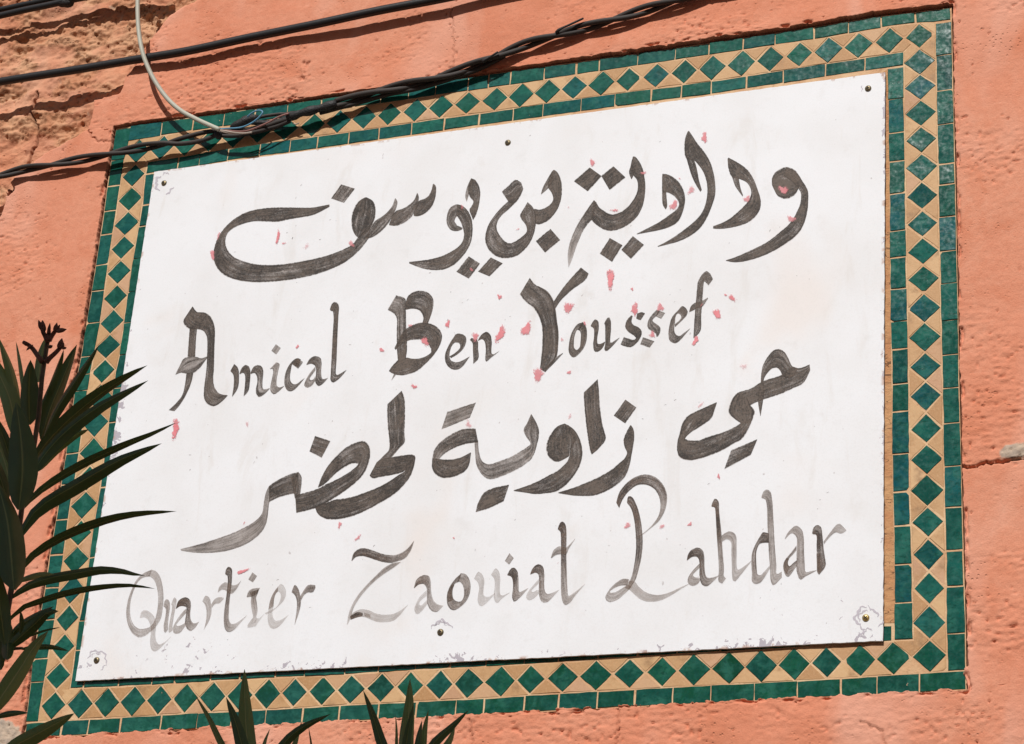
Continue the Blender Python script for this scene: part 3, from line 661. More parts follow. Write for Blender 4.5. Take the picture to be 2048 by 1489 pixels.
# ================================================================== white board with the painted lettering
PD = 0.0064                                         # how far its face stands off the tiles
PC = [np.array(wxz(*p, -PD)) for p in ((309, 344), (1770, 145), (1765.5, 1281.5), (151, 1362))]      # TL TR BR BL
def pbil(u, v):                                     # v = 0 top
    return (PC[0] * (1 - u) + PC[1] * u) * (1 - v) + (PC[3] * (1 - u) + PC[2] * u) * v
def pwarp(x, z):
    return (fbm(np.asarray(x) / 0.5 + 3, np.asarray(z) / 0.45, 301, 2) - 0.5) * 0.0018
sign = empty('street_sign', (float(pbil(.5, 1)[0]), -PD, float(pbil(.5, 1)[1])), 'white rectangular board hand-painted with Arabic and Latin street names', 'sign')
NU, NV = 150, 116
uu, vv = np.meshgrid(np.linspace(0, 1, NU), np.linspace(0, 1, NV)); uu = uu.ravel(); vv = vv.ravel()
pp = pbil(uu[:, None], vv[:, None])
PW, PH = np.linalg.norm(PC[1] - PC[0]), np.linalg.norm(PC[3] - PC[0])
eL, eR, eT, eB = uu * PW, (1 - uu) * PW, vv * PH, (1 - vv) * PH
edge = np.minimum(np.minimum(eL, eR), np.minimum(eT, eB))
nzw = fbm(pp[:, 0] / 0.13, pp[:, 1] / 0.13, 330, 2)
wear = np.maximum.reduce([(1 - sstep(0.0, 0.034, eB)) * 0.9, (1 - sstep(0.0, 0.034, eL)) * (0.55 + 0.55 * np.exp(-((vv - 0.53) / 0.13) ** 2)),
                          (1 - sstep(0, 0.008, eR)) * 0.8, (1 - sstep(0, 0.006, eT)) * (0.35 + 0.4 * (uu < 0.12)), 0.62 * (1 - sstep(0.02, 0.14, eB)) * (uu < 0.22), 0.42 * (1 - sstep(0.0, 0.22, eB)) * (uu > 0.84)])
wear = np.clip(wear * (0.55 + 0.9 * nzw), 0, 1.05)
# slightly eaten edges
ex = pp.copy()
jit = (vn(pp[:, 0] / 0.006, pp[:, 1] / 0.006, 340) - 0.5) * 0.0011
yy = -PD - pwarp(pp[:, 0], pp[:, 1]); n0 = NU * NV
rim = [i for i in range(NU)] + [r * NU + NU - 1 for r in range(1, NV)] + [(NV - 1) * NU + i for i in range(NU - 2, -1, -1)] + [r * NU for r in range(NV - 2, 0, -1)]
for i in rim:
    if uu[i] in (0, 1): ex[i, 0] += jit[i]
    if vv[i] in (0, 1): ex[i, 1] += jit[i]
Vp = [(ex[i, 0], yy[i], ex[i, 1]) for i in range(n0)]
Fp = [(r * NU + c, (r + 1) * NU + c, (r + 1) * NU + c + 1, r * NU + c + 1) for r in range(NV - 1) for c in range(NU - 1)]
TH = 0.0030; nr = len(rim); e_at = list(edge); w_at = list(wear)
ins = pbil(0.5, 0.5)
for dep, k in ((0.0, 1.0), (0.0005, 1.0005), (TH, 1.0005)):     # the board's edge, its rim softly worn
    for i in rim:
        Vp.append((ins[0] + (ex[i, 0] - ins[0]) * k, yy[i] + dep, ins[1] + (ex[i, 1] - ins[1]) * k)); e_at.append(0); w_at.append(0.15)
for L in range(2):
    for j in range(nr):
        j2 = (j + 1) % nr; A = n0 + L * nr
        Fp.append((A + j, A + j2, A + nr + j2, A + nr + j))
Fp.append(tuple(n0 + 2 * nr + j for j in range(nr)))
board = mesh_obj('board', Vp, Fp, M['panel'], sign, smooth=False, attrs=dict(edge=e_at, wear=w_at))
board.data.polygons.foreach_set('use_smooth', [i < (NU - 1) * (NV - 1) for i in range(len(board.data.polygons))])

LAY = [0]
def onpanel(px, py, lift):
    p = unp(px, py, -PD - lift); return (p.x, -PD - float(pwarp(p.x, p.z)) - lift, p.z)
REG = dict(A1=(400,340,6.203), A2=(640,340,6.203), A3=(900,320,6.203), A4=(1100,290,6.203), A5=(1300,250,5.318),
           B1=(320,590,6.203), B2=(540,590,7.635), B3=(740,570,6.203), B4=(1020,520,6.077), B5=(1200,530,7.089),
           C1=(350,860,5.838), C2=(560,780,5.319), C3=(840,790,5.957), C4=(1060,750,5.725), C5=(1320,680,5.516),
           D1=(230,1110,7.444), D2=(420,1110,8.761), D3=(680,1070,7.8375), D4=(880,1020,6.767), D5=(1190,930,5.136), D6=(1360,960,6.205), D7=(1500,960,6.476))
def parse(s): return [tuple(float(k) for k in q.split(',')) for q in s.split()]
def strokes_mesh(reg, strokes):
    """one painted letter: every brush stroke is a ribbon between its two traced edges, thin coats lying over each other"""
    ox, oy, sc = REG[reg]; V = []; F = []; at = dict(u=[], v=[], tone=[], seed=[])
    for s in strokes:
        t0, t1, txt = s[0], s[1], s[2]; lin = len(s) > 3
        a, b = txt.split('|'); A = parse(a); B = parse(b)
        if lin: fn = lambda P, n: np.c_[tuple(np.interp(np.linspace(0, len(P) - 1, n), range(len(P)), [p[k] for p in P]) for k in (0, 1))]
        else: fn = catmull
        ln = sum(math.dist(A[i], A[i + 1]) for i in range(len(A) - 1)) / sc
        n = max(8, min(70, int(ln / 4))); m = 6
        A = fn(A, n); B = fn(B, n); LAY[0] += 1
        lift = 0.00035 + 0.00005 * (LAY[0] % 8); b0 = len(V); sd = random.uniform(0, 50); ul = ln * 0.0009
        # hand-shaken rim
        for i in range(n):
            for j in range(m):
                f = j / (m - 1); q = A[i] * (1 - f) + B[i] * f
                V.append(onpanel(ox + q[0] / sc, oy + q[1] / sc, lift))
                at['u'].append(i / (n - 1) * ul); at['v'].append(f); at['seed'].append(sd)
                at['tone'].append(t0 + (t1 - t0) * i / (n - 1))
        for i in range(n - 1):
            for j in range(m - 1):
                q = (b0 + i * m + j, b0 + (i + 1) * m + j, b0 + (i + 1) * m + j + 1, b0 + i * m + j + 1)
                p0, p1, p2 = (Vector(V[k]) for k in q[:3])
                if (p1 - p0).cross(p2 - p1).y > 0: q = q[::-1]
                F.append(q)
    return V, F, at
def letter(label, reg, strokes, mat):
    main = [s for s in strokes if len(s) < 4 or s[3] == 2]; dots = [s for s in strokes if len(s) > 3 and s[3] == 1]
    V, F, at = strokes_mesh(reg, main); o = mesh_obj('painted_letter', V, F, M[mat], sign, attrs=at); o['label'] = label
    for s in dots:
        V, F, at = strokes_mesh(reg, [s]); mesh_obj('letter_dot', V, F, M[mat], o, attrs=at)
    return o

INK = 'ink'; D = 0.90; N_ = 0.80
letter('brush-painted Arabic waw at the start of the top line', 'A5', [
 (D,D,"1297,640 1300,560 1350,490 1450,450 1540,480 1600,560|1320,690 1360,760 1440,790 1520,765 1560,720 1585,670"),
 (.78,.80,"1450,450 1560,510 1630,610 1680,700 1685,800 1675,920 1640,1050 1575,1160 1450,1260 1280,1360 1060,1440 900,1462 808,1446|1420,545 1500,600 1570,670 1602,720 1600,830 1560,930 1500,1030 1370,1150 1240,1250 1060,1340 900,1410 808,1440")], INK)
letter('brush-painted Arabic dal with a pale scraped patch', 'A5', [
 (.85,.9,"835,350 930,400 1030,470 1100,570 1150,700 1180,810 1170,900 1110,990 1020,1050 880,1090 740,1108 672,1103|825,365 835,470 870,555 945,575 1030,615 1072,690 1070,760 1020,840 930,930 830,1010 720,1062 672,1078"),
 (.75,.8,"868,540 905,650 950,715 985,762|945,565 957,640 972,700 990,748")], INK)
letter('tall brush-painted Arabic alif with a curved tail', 'A5', [
 (.88,.86,"415,65 440,100 500,190 580,290 640,390 675,500 695,620 695,740 660,860 610,980 540,1090 430,1180 300,1240 170,1275 82,1296|400,75 372,150 365,250 385,360 470,380 500,410 560,490 595,580 610,680 600,800 560,920 480,1020 370,1110 260,1190 170,1245 82,1290"),
 (.78,.85,"380,330 410,440 450,560 490,640 535,712|470,375 490,430 510,520 525,600 552,690")], INK)
letter('brush-painted Arabic dal beside two pink smudges', 'A4', [
 (.88,.9,"1395,360 1470,370 1570,430 1640,520 1675,630 1675,720 1640,850 1590,950 1500,1010 1380,1050 1200,1085 1075,1108|1391,400 1390,500 1395,590 1440,588 1520,620 1585,690 1600,740 1570,800 1480,870 1350,960 1210,1035 1075,1104"),
 (.8,.9,"1392,560 1390,660 1400,750 1435,802|1442,580 1450,680 1455,760 1438,802")], INK)
letter('brush-painted Arabic ya and ta marbuta with paired square dots', 'A4', [
 (.88,.80,"1035,145 1060,150 1110,210 1150,290 1170,380 1185,500 1175,650 1150,760 1090,880 1000,970 880,1040 760,1070 660,1050 570,990 512,935|1028,150 1000,270 1035,380 1075,430 1090,500 1080,580 1040,670 960,770 870,835 760,860 690,830 610,770 575,715 545,685"),
 (.7,.75,"1005,250 980,330 985,370 1010,427|1060,300 1045,360 1028,400 1013,427"),
 (.85,.28,"545,685 490,760 420,860 350,970 290,1090 240,1230 218,1380 228,1520|580,720 560,800 520,925 470,980 410,1070 360,1180 310,1310 275,1420 232,1520"),
 (.96,.96,"295,450 490,280|470,577 642,390",1), (.94,.94,"636,385 785,265|740,562 937,405",1),
 (.92,.75,"615,1345 740,1155|770,1450 900,1245",1), (.88,.72,"885,1300 1025,1130|1005,1412 1166,1240",1)], INK)
letter('brush-painted Arabic ba with a square dot below', 'A3', [
 (.88,.92,"1290,125 1330,150 1375,240 1390,340 1385,460 1350,580 1290,680 1210,760 1100,803 1055,795|1280,130 1230,220 1215,340 1260,410 1280,490 1240,555 1170,600 1110,615 1042,605"),
 (.72,.75,"1270,135 1190,270 1150,350 1128,432|1300,240 1232,340 1190,382 1133,428"),
 (.90,.86,"1063,1005 1245,855|1180,1152 1367,995",1)], INK)
letter('brush-painted Arabic nun with its dot joined on top', 'A3', [
 (.82,.72,"965,522 1030,590 1065,680 1065,800 1040,920 990,1030 920,1120 830,1190 700,1222 590,1205 490,1130 440,1030 440,920 480,800 560,680 660,570 735,505|925,590 868,685 880,730 940,810 950,890 880,960 800,1015 740,1032 680,1005 610,920 580,850 590,770 640,690 720,620 795,548"),
 (.85,.7,"642,393 730,315 815,244 885,285|722,515 785,550 862,470 911,360")], INK)
letter('brush-painted Arabic ya with two touching dots below', 'A3', [
 (.90,.8,"315,250 355,310 378,400 370,500 350,600 320,690 285,748|265,229 225,340 240,450 290,515 270,570 240,620 270,705"),
 (.7,.45,"262,228 215,330 188,450 205,520|290,262 240,360 232,440 208,517"),
 (.80,.78,"78,1385 230,1195|235,1472 372,1287",1), (.86,.80,"345,1385 505,1210|490,1446 656,1285",1)], INK)
letter('brush-painted Arabic waw with curled head', 'A2', [
 (.62,.66,"1760,440 1690,428 1610,475 1572,580 1575,680 1620,745 1700,762 1762,740|1800,560 1740,560 1690,590 1670,640 1690,670 1700,690 1730,700 1770,720"),
 (.74,.80,"1700,428 1790,460 1860,550 1890,650 1893,780 1875,890 1830,990 1760,1085 1660,1180 1540,1235 1410,1245 1260,1220 1106,1160|1690,560 1740,640 1770,720 1785,800 1770,880 1725,945 1640,1005 1530,1060 1400,1100 1250,1125 1106,1142")], INK)
letter('brush-painted Arabic sin with three teeth', 'A2', [
 (.9,.82,"1410,174 1437,200 1440,290 1415,400 1370,480 1290,550 1210,577 1165,572|1400,180 1380,260 1340,330 1280,365 1230,380 1200,440 1175,500 1162,562"),
 (.78,.8,"1210,288 1226,330 1220,420 1190,500 1130,590 1040,660 940,695 858,686|1203,290 1170,370 1110,430 1030,480 950,505 900,560 878,620 856,680"),
 (.62,.78,"935,352 961,390 945,480 900,580 830,690 750,770 670,825 598,853|928,360 900,440 840,520 770,580 680,635 640,700 600,780 555,845")], INK)
letter('brush-painted Arabic fa with a long looping tail', 'A1', [
 (.88,.82,"2049,342 1969,390 1909,480 1879,590 1884,720 1919,800 1959,842|2069,342 2149,390 2179,470 2177,570 2149,660 2089,760 1969,842"),
 (.72,.70,"1624,355 1749,180|1789,412 1924,235",1),
 (.74,.86,"2089,853 2009,960 1909,1060 1789,1150 1649,1220 1489,1280 1300,1330 1100,1365 850,1390 630,1392 450,1365 290,1300 200,1200 165,1100 170,1000 210,870 290,740 400,630 520,550 680,495 860,470 1000,465 1200,468 1400,468 1500,450 1606,430|2130,660 2050,740 1950,850 1900,915 1790,980 1640,1040 1489,1085 1300,1125 1100,1160 900,1178 700,1170 550,1135 430,1085 360,1020 325,950 315,870 340,790 410,725 520,675 660,640 800,640 960,645 1100,615 1250,590 1400,560 1500,515 1606,456")], INK)
# third line
letter('brush-painted Arabic ha with a looped top', 'C5', [
 (.70,.92,"1650,270 1590,295 1520,310 1465,295 1340,385 1140,450 1000,535 850,585 800,650|1657,335 1625,405 1575,485 1480,530 1350,590 1140,660 1060,690 995,720 930,700"),
 (.80,.72,"1110,480 1115,380 1135,280 1190,180 1250,115 1320,100 1380,140 1420,210 1460,290 1520,310|1140,470 1150,420 1190,360 1240,315 1290,310 1330,350 1345,388 1380,420 1420,420 1480,400"),
 (.8,.8,"1110,470 1085,560 1080,680 1105,838|1150,480 1150,560 1135,680 1109,838")], INK)
letter('brush-painted Arabic final ya with a slanted dot below', 'C5', [
 (.95,.85,"850,585 790,660 755,800 820,870 892,920|960,640 1000,720 1046,785 1030,850 1000,920"),
 (.78,.94,"1030,850 1000,930 950,1030 900,1095 800,1150 700,1210 560,1270 420,1315 310,1328 220,1300 190,1240 190,1130 215,1030 240,930 290,850 370,800 480,750 622,688|890,918 850,945 760,990 640,1035 520,1070 430,1105 330,1105 270,1085 290,1050 340,1015 420,970 510,910 570,860 600,780 626,692"),
 (.9,.66,"1073,1094 785,1215|1000,1268 708,1427",1)], INK)
letter('brush-painted Arabic zay with a square dot', 'C4', [
 (.88,.86,"1155,575 1180,610 1195,690 1185,790 1165,900 1140,1030 1110,1120 1060,1200 960,1280 850,1340 740,1378 620,1385 500,1380 325,1352|1145,580 1105,650 1070,740 1080,820 1110,890 1085,950 1020,1010 920,1090 800,1160 650,1230 500,1290 325,1346"),
 (.88,.78,"957,465 1090,281|1090,556 1219,375",1)], INK)
letter('straight slanted brush-painted Arabic alif', 'C4', [
 (.94,.84,"612,205 612,240 622,380 640,560 660,720 690,880 705,912|775,47 790,180 800,340 825,540 850,640 869,735 775,855")], INK)
letter('brush-painted Arabic waw with a solid round head', 'C4', [
 (.86,.86,"390,558 310,590 240,670 185,800 190,890 240,970 310,997 380,970 447,930|400,558 470,600 540,690 500,800 460,860 452,900 448,922"),
 (.80,.82,"430,570 500,620 560,710 595,820 598,930 560,1060 490,1170 400,1270 300,1335 201,1354 57,1364 -39,1350 -187,1328|470,700 470,800 455,880 447,930 430,980 380,1040 300,1105 230,1140 86,1217 -58,1277 -187,1321")], INK)
letter('brown brush-painted Arabic ya with a slanted dot below', 'C3', [
 (.68,.52,"1325,227 1370,300 1415,400 1415,500 1390,610 1360,700 1320,770 1220,850 1100,915 960,975 850,1008 780,990 720,930 670,830 655,700 648,575|1322,229 1275,330 1231,420 1265,500 1315,580 1260,630 1180,680 1080,735 950,785 830,822 770,810 730,770 705,690 695,620 692,535"),
 (.84,.86,"685,1300 760,1165 850,1115 1062,1066|662,1397 780,1365 900,1315 995,1265")], INK)
letter('brush-painted Arabic ta marbuta with a slanted bar above', 'C3', [
 (.86,.66,"660,400 540,400 440,430 320,500 230,570 165,660 145,765|692,565 600,575 560,580 470,605 370,650 290,700 225,765"),
 (.93,.93,"145,755 140,860 170,930 250,985 340,985 440,960 530,910 580,840 607,687|222,762 245,766 270,768 300,768 380,765 440,755 500,735 550,712 604,685"),
 (.58,.62,"325,200 667,87|253,415 592,275",1)], INK)
letter('brush-painted Arabic lam with a zigzag foot', 'C2', [
 (.84,.72,"1140,155 1138,250 1145,400 1160,530 1155,640 1100,700 1028,772|1295,8 1325,90 1330,300 1325,480 1330,550 1260,630 1192,715")], INK)
letter('brush-painted Arabic ha with a sweeping lower curve', 'C2', [
 (.92,.92,"1030,765 1100,730 1200,712 1330,690 1420,688 1442,715|952,910 975,940 1080,925 1190,905 1280,885 1345,850"),
 (.88,.94,"1442,715 1430,790 1390,910 1310,1020 1200,1120 1050,1210 900,1290 750,1350 600,1378 480,1370 400,1320 370,1248|1340,800 1330,860 1260,905 1160,970 1040,1035 900,1090 750,1140 560,1170 520,1190 460,1205 430,1215 395,1232")], INK)
letter('brush-painted Arabic dad loop with a square dot', 'C2', [
 (.82,.78,"400,1040 440,930 500,820 590,710 700,610 800,560 890,540 940,580 960,650 950,750 910,860 840,950 750,1030 640,1110 530,1180 400,1250 280,1285 172,1309|460,1010 520,960 600,880 690,820 780,780 825,790 840,805 800,838 760,860 660,920 540,980 500,995 400,1050 300,1080 215,1105 160,1112"),
 (.78,.74,"372,487 535,540|312,655 440,722",1)], INK)
letter('brush-painted Arabic ra with a long fading tail', 'C1', [
 (.76,.72,"1095,655 1160,605 1260,550 1350,510 1440,488|1100,842 1180,800 1270,770 1350,750 1405,745"),
 (.66,.74,"1440,487 1476,540 1475,640 1460,752|1350,560 1370,640 1385,740 1398,800"),
 (.55,.48,"1095,655 1060,730 1035,850 1015,970 950,1050 820,1130 650,1210 450,1280 280,1335 62,1392|1125,665 1110,800 1095,880 1085,980 1065,1090 1020,1180 930,1270 800,1350 600,1415 420,1438 230,1435 72,1412")], INK)
# second line, Latin
letter('large brush-painted capital A', 'B1', [
 (.84,.78,"368,395 355,560 340,765|462,395 445,580 437,765"),
 (.92,.78,"405,143 460,210 560,220 630,270 670,360 682,450 675,660 670,900 660,1020 665,1100 690,1170 740,1225 836,1243|365,200 286,340 370,428 460,428 530,445 575,510 585,620 580,780 570,950 545,1150 545,1290 590,1360 670,1382 760,1328 836,1250"),
 (.60,.55,"188,992 250,860 290,790 350,765 440,765 510,785 594,758|194,988 260,965 330,978 410,972 480,920 550,830 594,763"),
 (.82,.74,"325,970 310,1090 275,1240 200,1340 106,1428|412,968 385,1090 320,1240 240,1370 175,1442")], INK)
letter('small brush-painted letter m', 'B1', [
 (.92,.72,"920,856 965,900 979,1000 965,1150 894,1264|870,945 905,985 915,1060 907,1160 892,1260"),
 (.90,.62,"983,978 1010,910 1060,867 1105,890 1121,960 1115,1060 1095,1190 1036,1257|990,982 1030,965 1050,990 1055,1050 1045,1170 1036,1252"),
 (.76,.6,"1120,968 1160,890 1215,867 1265,890 1281,950 1270,1080 1280,1168 1362,1153|1125,980 1170,965 1200,1010 1205,1080 1185,1200 1220,1267 1280,1240 1358,1165")], INK)
letter('pale brush-painted letter i with a square dot', 'B1', [
 (.5,.62,"1440,836 1483,850 1470,930 1445,1060 1450,1130 1480,1148 1540,1127|1360,922 1400,920 1395,1000 1370,1120 1370,1200 1410,1237 1470,1200 1536,1135"),
 (.58,.55,"1380,692 1436,611|1440,740 1499,660",1)], INK)
letter('small brush-painted letter c', 'B2', [
 (.72,.64,"470,985 420,960 340,1010 260,1120 220,1250 220,1380 270,1467 340,1467 420,1400 527,1272|430,1100 385,1090 340,1060 320,1140 305,1240 320,1330 365,1362 420,1350 470,1310 523,1272"),
 (.55,.5,"345,1065 410,962|430,1127 507,1025",1)], INK)
letter('brush-painted letter a before the tall l', 'B2', [
 (.82,.55,"553,1063 610,970 700,931 770,960 786,1030 780,1200 800,1283 888,1264|560,1068 620,1050 680,1075 700,1130 695,1250 690,1340 735,1395 800,1360 883,1270"),
 (.55,.55,"690,1095 610,1190 545,1300 518,1380 560,1417 630,1390 692,1305|692,1150 640,1220 605,1270 610,1295 640,1300 665,1285 690,1240")], INK)
letter('tall thin brush-painted letter l', 'B2', [
 (.94,.66,"913,225 935,150 975,104 1030,120 1053,180 1045,300 1030,600 1015,1000 1012,1222 1080,1195 1167,1143|930,242 962,250 970,340 955,600 935,1000 925,1200 924,1310 960,1337 1010,1312 1090,1240 1164,1150")], INK)
letter('large brush-painted capital B with a pink scratch', 'B3', [
 (.62,.82,"218,310 300,360 330,420 330,560 330,750 340,900 350,960|325,128 435,165 445,320 450,500 460,700 455,850 440,920"),
 (.86,.80,"440,222 470,140 540,85 640,70 730,100 786,180 780,300 750,400 720,475|445,312 510,300 580,305 630,340 660,410 650,475"),
 (.84,.90,"302,785 360,670 430,560 540,490 680,465 800,500 870,560 895,640 870,740 800,860 700,970 600,1060 480,1110 370,1123 290,1105 233,1070|316,806 380,750 460,700 560,680 650,690 720,740 755,800 750,850 700,890 600,915 520,915 440,900 350,930 280,1000 238,1060"),
 (.6,.4,"295,1110 262,1190|322,1114 266,1188")], INK)
letter('small brush-painted letter e after the B', 'B3', [
 (.82,.66,"1005,908 1100,850 1170,770 1196,680 1180,630 1080,604 1030,660 960,780 928,880 940,970 1000,1040 1080,1053 1140,1020 1238,887|985,888 1060,840 1115,780 1110,730 1060,715 1020,750 990,830 987,890 1000,930 1040,955 1100,955 1150,935 1236,888")], INK)
letter('small brush-painted letter n', 'B3', [
 (.82,.8,"1238,682 1270,720 1275,820 1280,920 1280,977|1258,658 1336,690 1340,780 1346,910 1288,974"),
 (.82,.68,"1335,695 1380,620 1440,579 1490,610 1511,690 1515,862 1604,819|1340,692 1390,670 1420,700 1435,800 1434,953 1510,895 1604,822")], INK)
letter('large forked brush-painted capital Y', 'B4', [
 (.82,.78,"118,420 180,500 280,580 345,680 385,810 390,980 380,1150 362,1322|240,216 300,290 400,350 480,420 530,520 560,700 585,850 585,1050 565,1175 425,1362"),
 (.72,.74,"430,1300 560,1180 643,1128|425,1362 540,1245 643,1134"),
 (.7,.72,"330,320 430,390 490,480 520,600 540,750 550,950 540,1190|340,316 452,380 522,480 553,600 572,750 591,900 570,1172"),
 (.78,.88,"528,505 620,370 740,220 860,91|550,592 620,490 760,360 920,240 956,168")], INK)
letter('small brush-painted letter o after the Y', 'B4', [
 (.74,.78,"890,755 820,780 750,880 715,1020 715,1130 765,1187 840,1140 910,1040 936,920 920,800 880,752|850,850 815,850 785,920 775,1010 780,1070 810,1092 845,1060 855,990 858,900 845,860 820,850")], INK)
letter('small brush-painted letter u', 'B4', [
 (.88,.78,"978,802 1010,740 1035,717 1070,740 1079,820 1060,940 1060,1018 1100,1018 1152,993|985,808 1015,830 1020,920 1008,1050 1030,1117 1080,1110 1130,1060 1154,1000"),
 (.78,.72,"1143,772 1170,720 1200,691 1223,730 1226,850 1222,1008 1270,980 1328,943|1155,792 1155,900 1155,1020 1146,1102 1170,1108 1230,1060 1328,949")], INK)
letter('dark brush-painted letter s with a broken top', 'B5', [
 (.97,.74,"440,716 380,780 353,870 380,930 450,980 515,1022 480,1062 400,1040 338,1020|462,722 445,800 470,850 540,880 592,930 585,1000 540,1080 440,1163 360,1157 289,1128"),
 (.82,.8,"525,690 590,668 637,685|512,757 545,775 575,780")], INK)
letter('faded brush-painted letter s split by pink flakes', 'B5', [
 (.6,.62,"800,637 740,700 690,770 666,850 680,900 740,940 790,970 797,1015|850,660 800,720 750,765 740,790 790,830 852,880 856,940 820,1012"),
 (.5,.52,"820,640 925,680|790,730 865,765",1),
 (.6,.56,"608,1023 772,1080|568,1127 702,1173",1)], INK)
letter('small brush-painted letter e before the f', 'B5', [
 (.74,.66,"1062,882 1160,790 1230,710 1242,650 1170,580 1110,640 1020,740 985,850 968,1000 990,1080 1060,1112 1110,1090 1278,902|1060,838 1130,780 1150,730 1105,690 1070,720 1065,800 1056,860 1055,940 1080,990 1130,1005 1180,970 1273,902")], INK)
letter('tall brush-painted letter f', 'B5', [
 (.72,.68,"1602,200 1560,120 1510,86 1450,130 1390,230 1375,330 1350,600 1335,800 1322,1040|1535,292 1500,250 1475,230 1465,320 1450,520 1435,720 1425,930 1338,1034"),
 (.8,.6,"1263,662 1290,580 1340,540 1440,510 1527,463|1275,664 1330,640 1380,610 1440,600 1532,475")], INK)
# fourth line, thin washes
W_ = 'wash'
letter('pale brush-painted capital Q with a curling tail', 'D1', [
 (.46,.36,"545,220 430,270 320,370 240,530 185,700 165,880 190,1040 260,1170 350,1228 440,1210 520,1150 600,1080 680,950 710,800 722,620 700,420 660,300 600,235 540,220|510,325 430,335 350,390 290,500 240,650 222,820 235,940 280,1040 350,1095 420,1100 500,1080 560,1030 600,940 630,800 640,640 620,480 580,380 530,330 500,322"),
 (.26,.28,"368,937 390,850 440,819 520,850 590,930 610,1050 600,1180 610,1270 650,1330 720,1310 835,1216|375,942 430,930 490,970 525,1060 530,1180 520,1300 540,1410 590,1442 660,1400 740,1320 835,1222")], W_)
letter('pale brush-painted letter u after the Q', 'D1', [
 (.44,.4,"735,690 770,654 811,690 816,780 800,900 790,1000 791,1105|719,771 750,790 755,860 740,960 721,1080 740,1167 790,1112"),
 (.3,.34,"833,742 885,628 916,660 900,780 870,950 855,1060 860,1110|850,747 850,800 830,900 810,1010 795,1130 800,1167 855,1130")], W_)
letter('brush-painted letter a with a dark streaked top', 'D1', [
 (.95,.36,"903,804 940,690 1040,627 1110,660 1131,740 1120,860 1130,970 1170,1018 1256,993|910,803 970,765 1040,770 1080,800 1060,880 1040,1000 1060,1090 1120,1140 1190,1090 1250,998"),
 (.42,.4,"1060,795 980,880 900,1000 860,1090 880,1172 960,1167 1042,1068|1072,850 1000,930 940,1000 910,1045 930,1055 990,1045 1050,1000")], W_)
letter('very pale brush-painted letter r', 'D1', [
 (.36,.38,"1298,692 1350,603 1400,630 1426,720 1436,850 1400,980 1322,1114|1310,702 1340,750 1360,850 1355,950 1330,1080 1321,1110"),
 (.36,.34,"1430,738 1490,650 1560,624 1618,640|1440,792 1490,730 1545,726 1612,662")], W_)
letter('brush-painted letter t with a dark head', 'D2', [
 (.92,.24,"263,332 280,250 325,204 380,240 386,330 375,520 350,720 330,950 330,1130 370,1207 450,1195 645,1056|275,347 305,360 310,450 295,620 275,780 245,1000 239,1200 270,1320 330,1357 420,1310 540,1180 644,1062"),
 (.38,.4,"133,652 170,540 270,474 340,500 400,530 480,510 543,446|140,657 200,610 270,620 320,670 380,682 460,600 542,452")], W_)
letter('faded brush-painted letter i with a broken foot', 'D2', [
 (.56,.2,"860,600 830,680 805,740 820,850 830,980 810,1100 850,1110 955,1026|690,650 718,730 712,830 730,980 750,1090 700,1160 640,1272 790,1257"),
 (.62,.5,"638,737 670,640 740,591 875,576|650,744 720,732 800,700 850,620"),
 (.5,.46,"668,430 740,304|750,482 822,370",1)], W_)
letter('brush-painted letter e of the bottom line', 'D2', [
 (.26,.22,"958,1020 1100,950 1230,870 1310,760 1331,650 1300,550 1240,504 1190,550 1100,680 1050,800 1020,960 1005,1120 1040,1260 1110,1300 1200,1260 1374,1056|980,1047 1100,985 1180,890 1235,760 1230,680 1190,640 1150,680 1120,780 1110,900 1090,990 1105,1100 1150,1150 1230,1140 1373,1051"),
 (.5,.4,"1190,550 1100,680 1050,800 1020,960|1190,640 1150,680 1120,780 1110,900")], W_)
letter('brush-painted letter r with a flag arm', 'D2', [
 (.72,.46,"1428,656 1450,580 1485,518 1540,580 1576,690 1591,820 1570,960 1483,1228|1440,662 1480,700 1510,770 1520,880 1510,1000 1479,1222"),
 (.5,.56,"1575,728 1640,620 1720,524 1842,528|1590,802 1650,700 1720,655 1792,662 1846,575")], W_)
letter('large brush-painted capital Z with a dark blot at its foot', 'D3', [
 (.86,.52,"178,402 210,290 290,220 390,207 520,245 680,300 840,315 960,280 1060,210 1162,87|185,407 250,345 350,330 450,355 580,400 700,430 820,437 880,420 1010,370 1100,260 1162,92"),
 (.54,.3,"820,442 700,510 560,640 420,780 290,930 190,1090 130,1250 106,1414|960,420 850,507 720,590 560,710 400,870 290,1010 210,1150 170,1290 112,1412"),
 (.34,.26,"150,1282 230,1200 340,1164 450,1180 560,1230 680,1250 820,1240 930,1195 1064,1097|160,1332 270,1290 380,1290 480,1330 580,1367 700,1372 830,1352 920,1280 1064,1103"),
 (.96,.8,"160,1275 280,1208 358,1226|172,1328 260,1297 352,1272"), (.4,.3,"375,1215 470,1245|385,1275 480,1300")], W_)
letter('pale brush-painted letter a after the Z', 'D3', [
 (.76,.28,"1157,833 1200,700 1300,629 1390,640 1421,720 1430,880 1460,1010 1520,1080 1618,1110|1165,833 1230,780 1310,770 1355,830 1360,960 1370,1090 1430,1190 1510,1212 1602,1132"),
 (.28,.26,"1355,868 1250,970 1190,1080 1164,1180 1200,1247 1270,1210 1372,1078|1355,962 1290,1010 1245,1060 1250,1100 1280,1100 1320,1060 1360,1020")], W_)
letter('brush-painted letter o with one black side', 'D4', [
 (.62,.5,"290,854 200,940 120,1060 89,1180 110,1310 180,1360 290,1300 370,1210 411,1090 405,960 350,870 280,854|250,975 200,1000 170,1060 170,1160 190,1210 240,1240 290,1230 320,1170 320,1070 295,1000 250,970 230,975"),
 (.9,.7,"160,1010 115,1090 95,1180 105,1250|195,1010 172,1070 170,1160 180,1215")], W_)
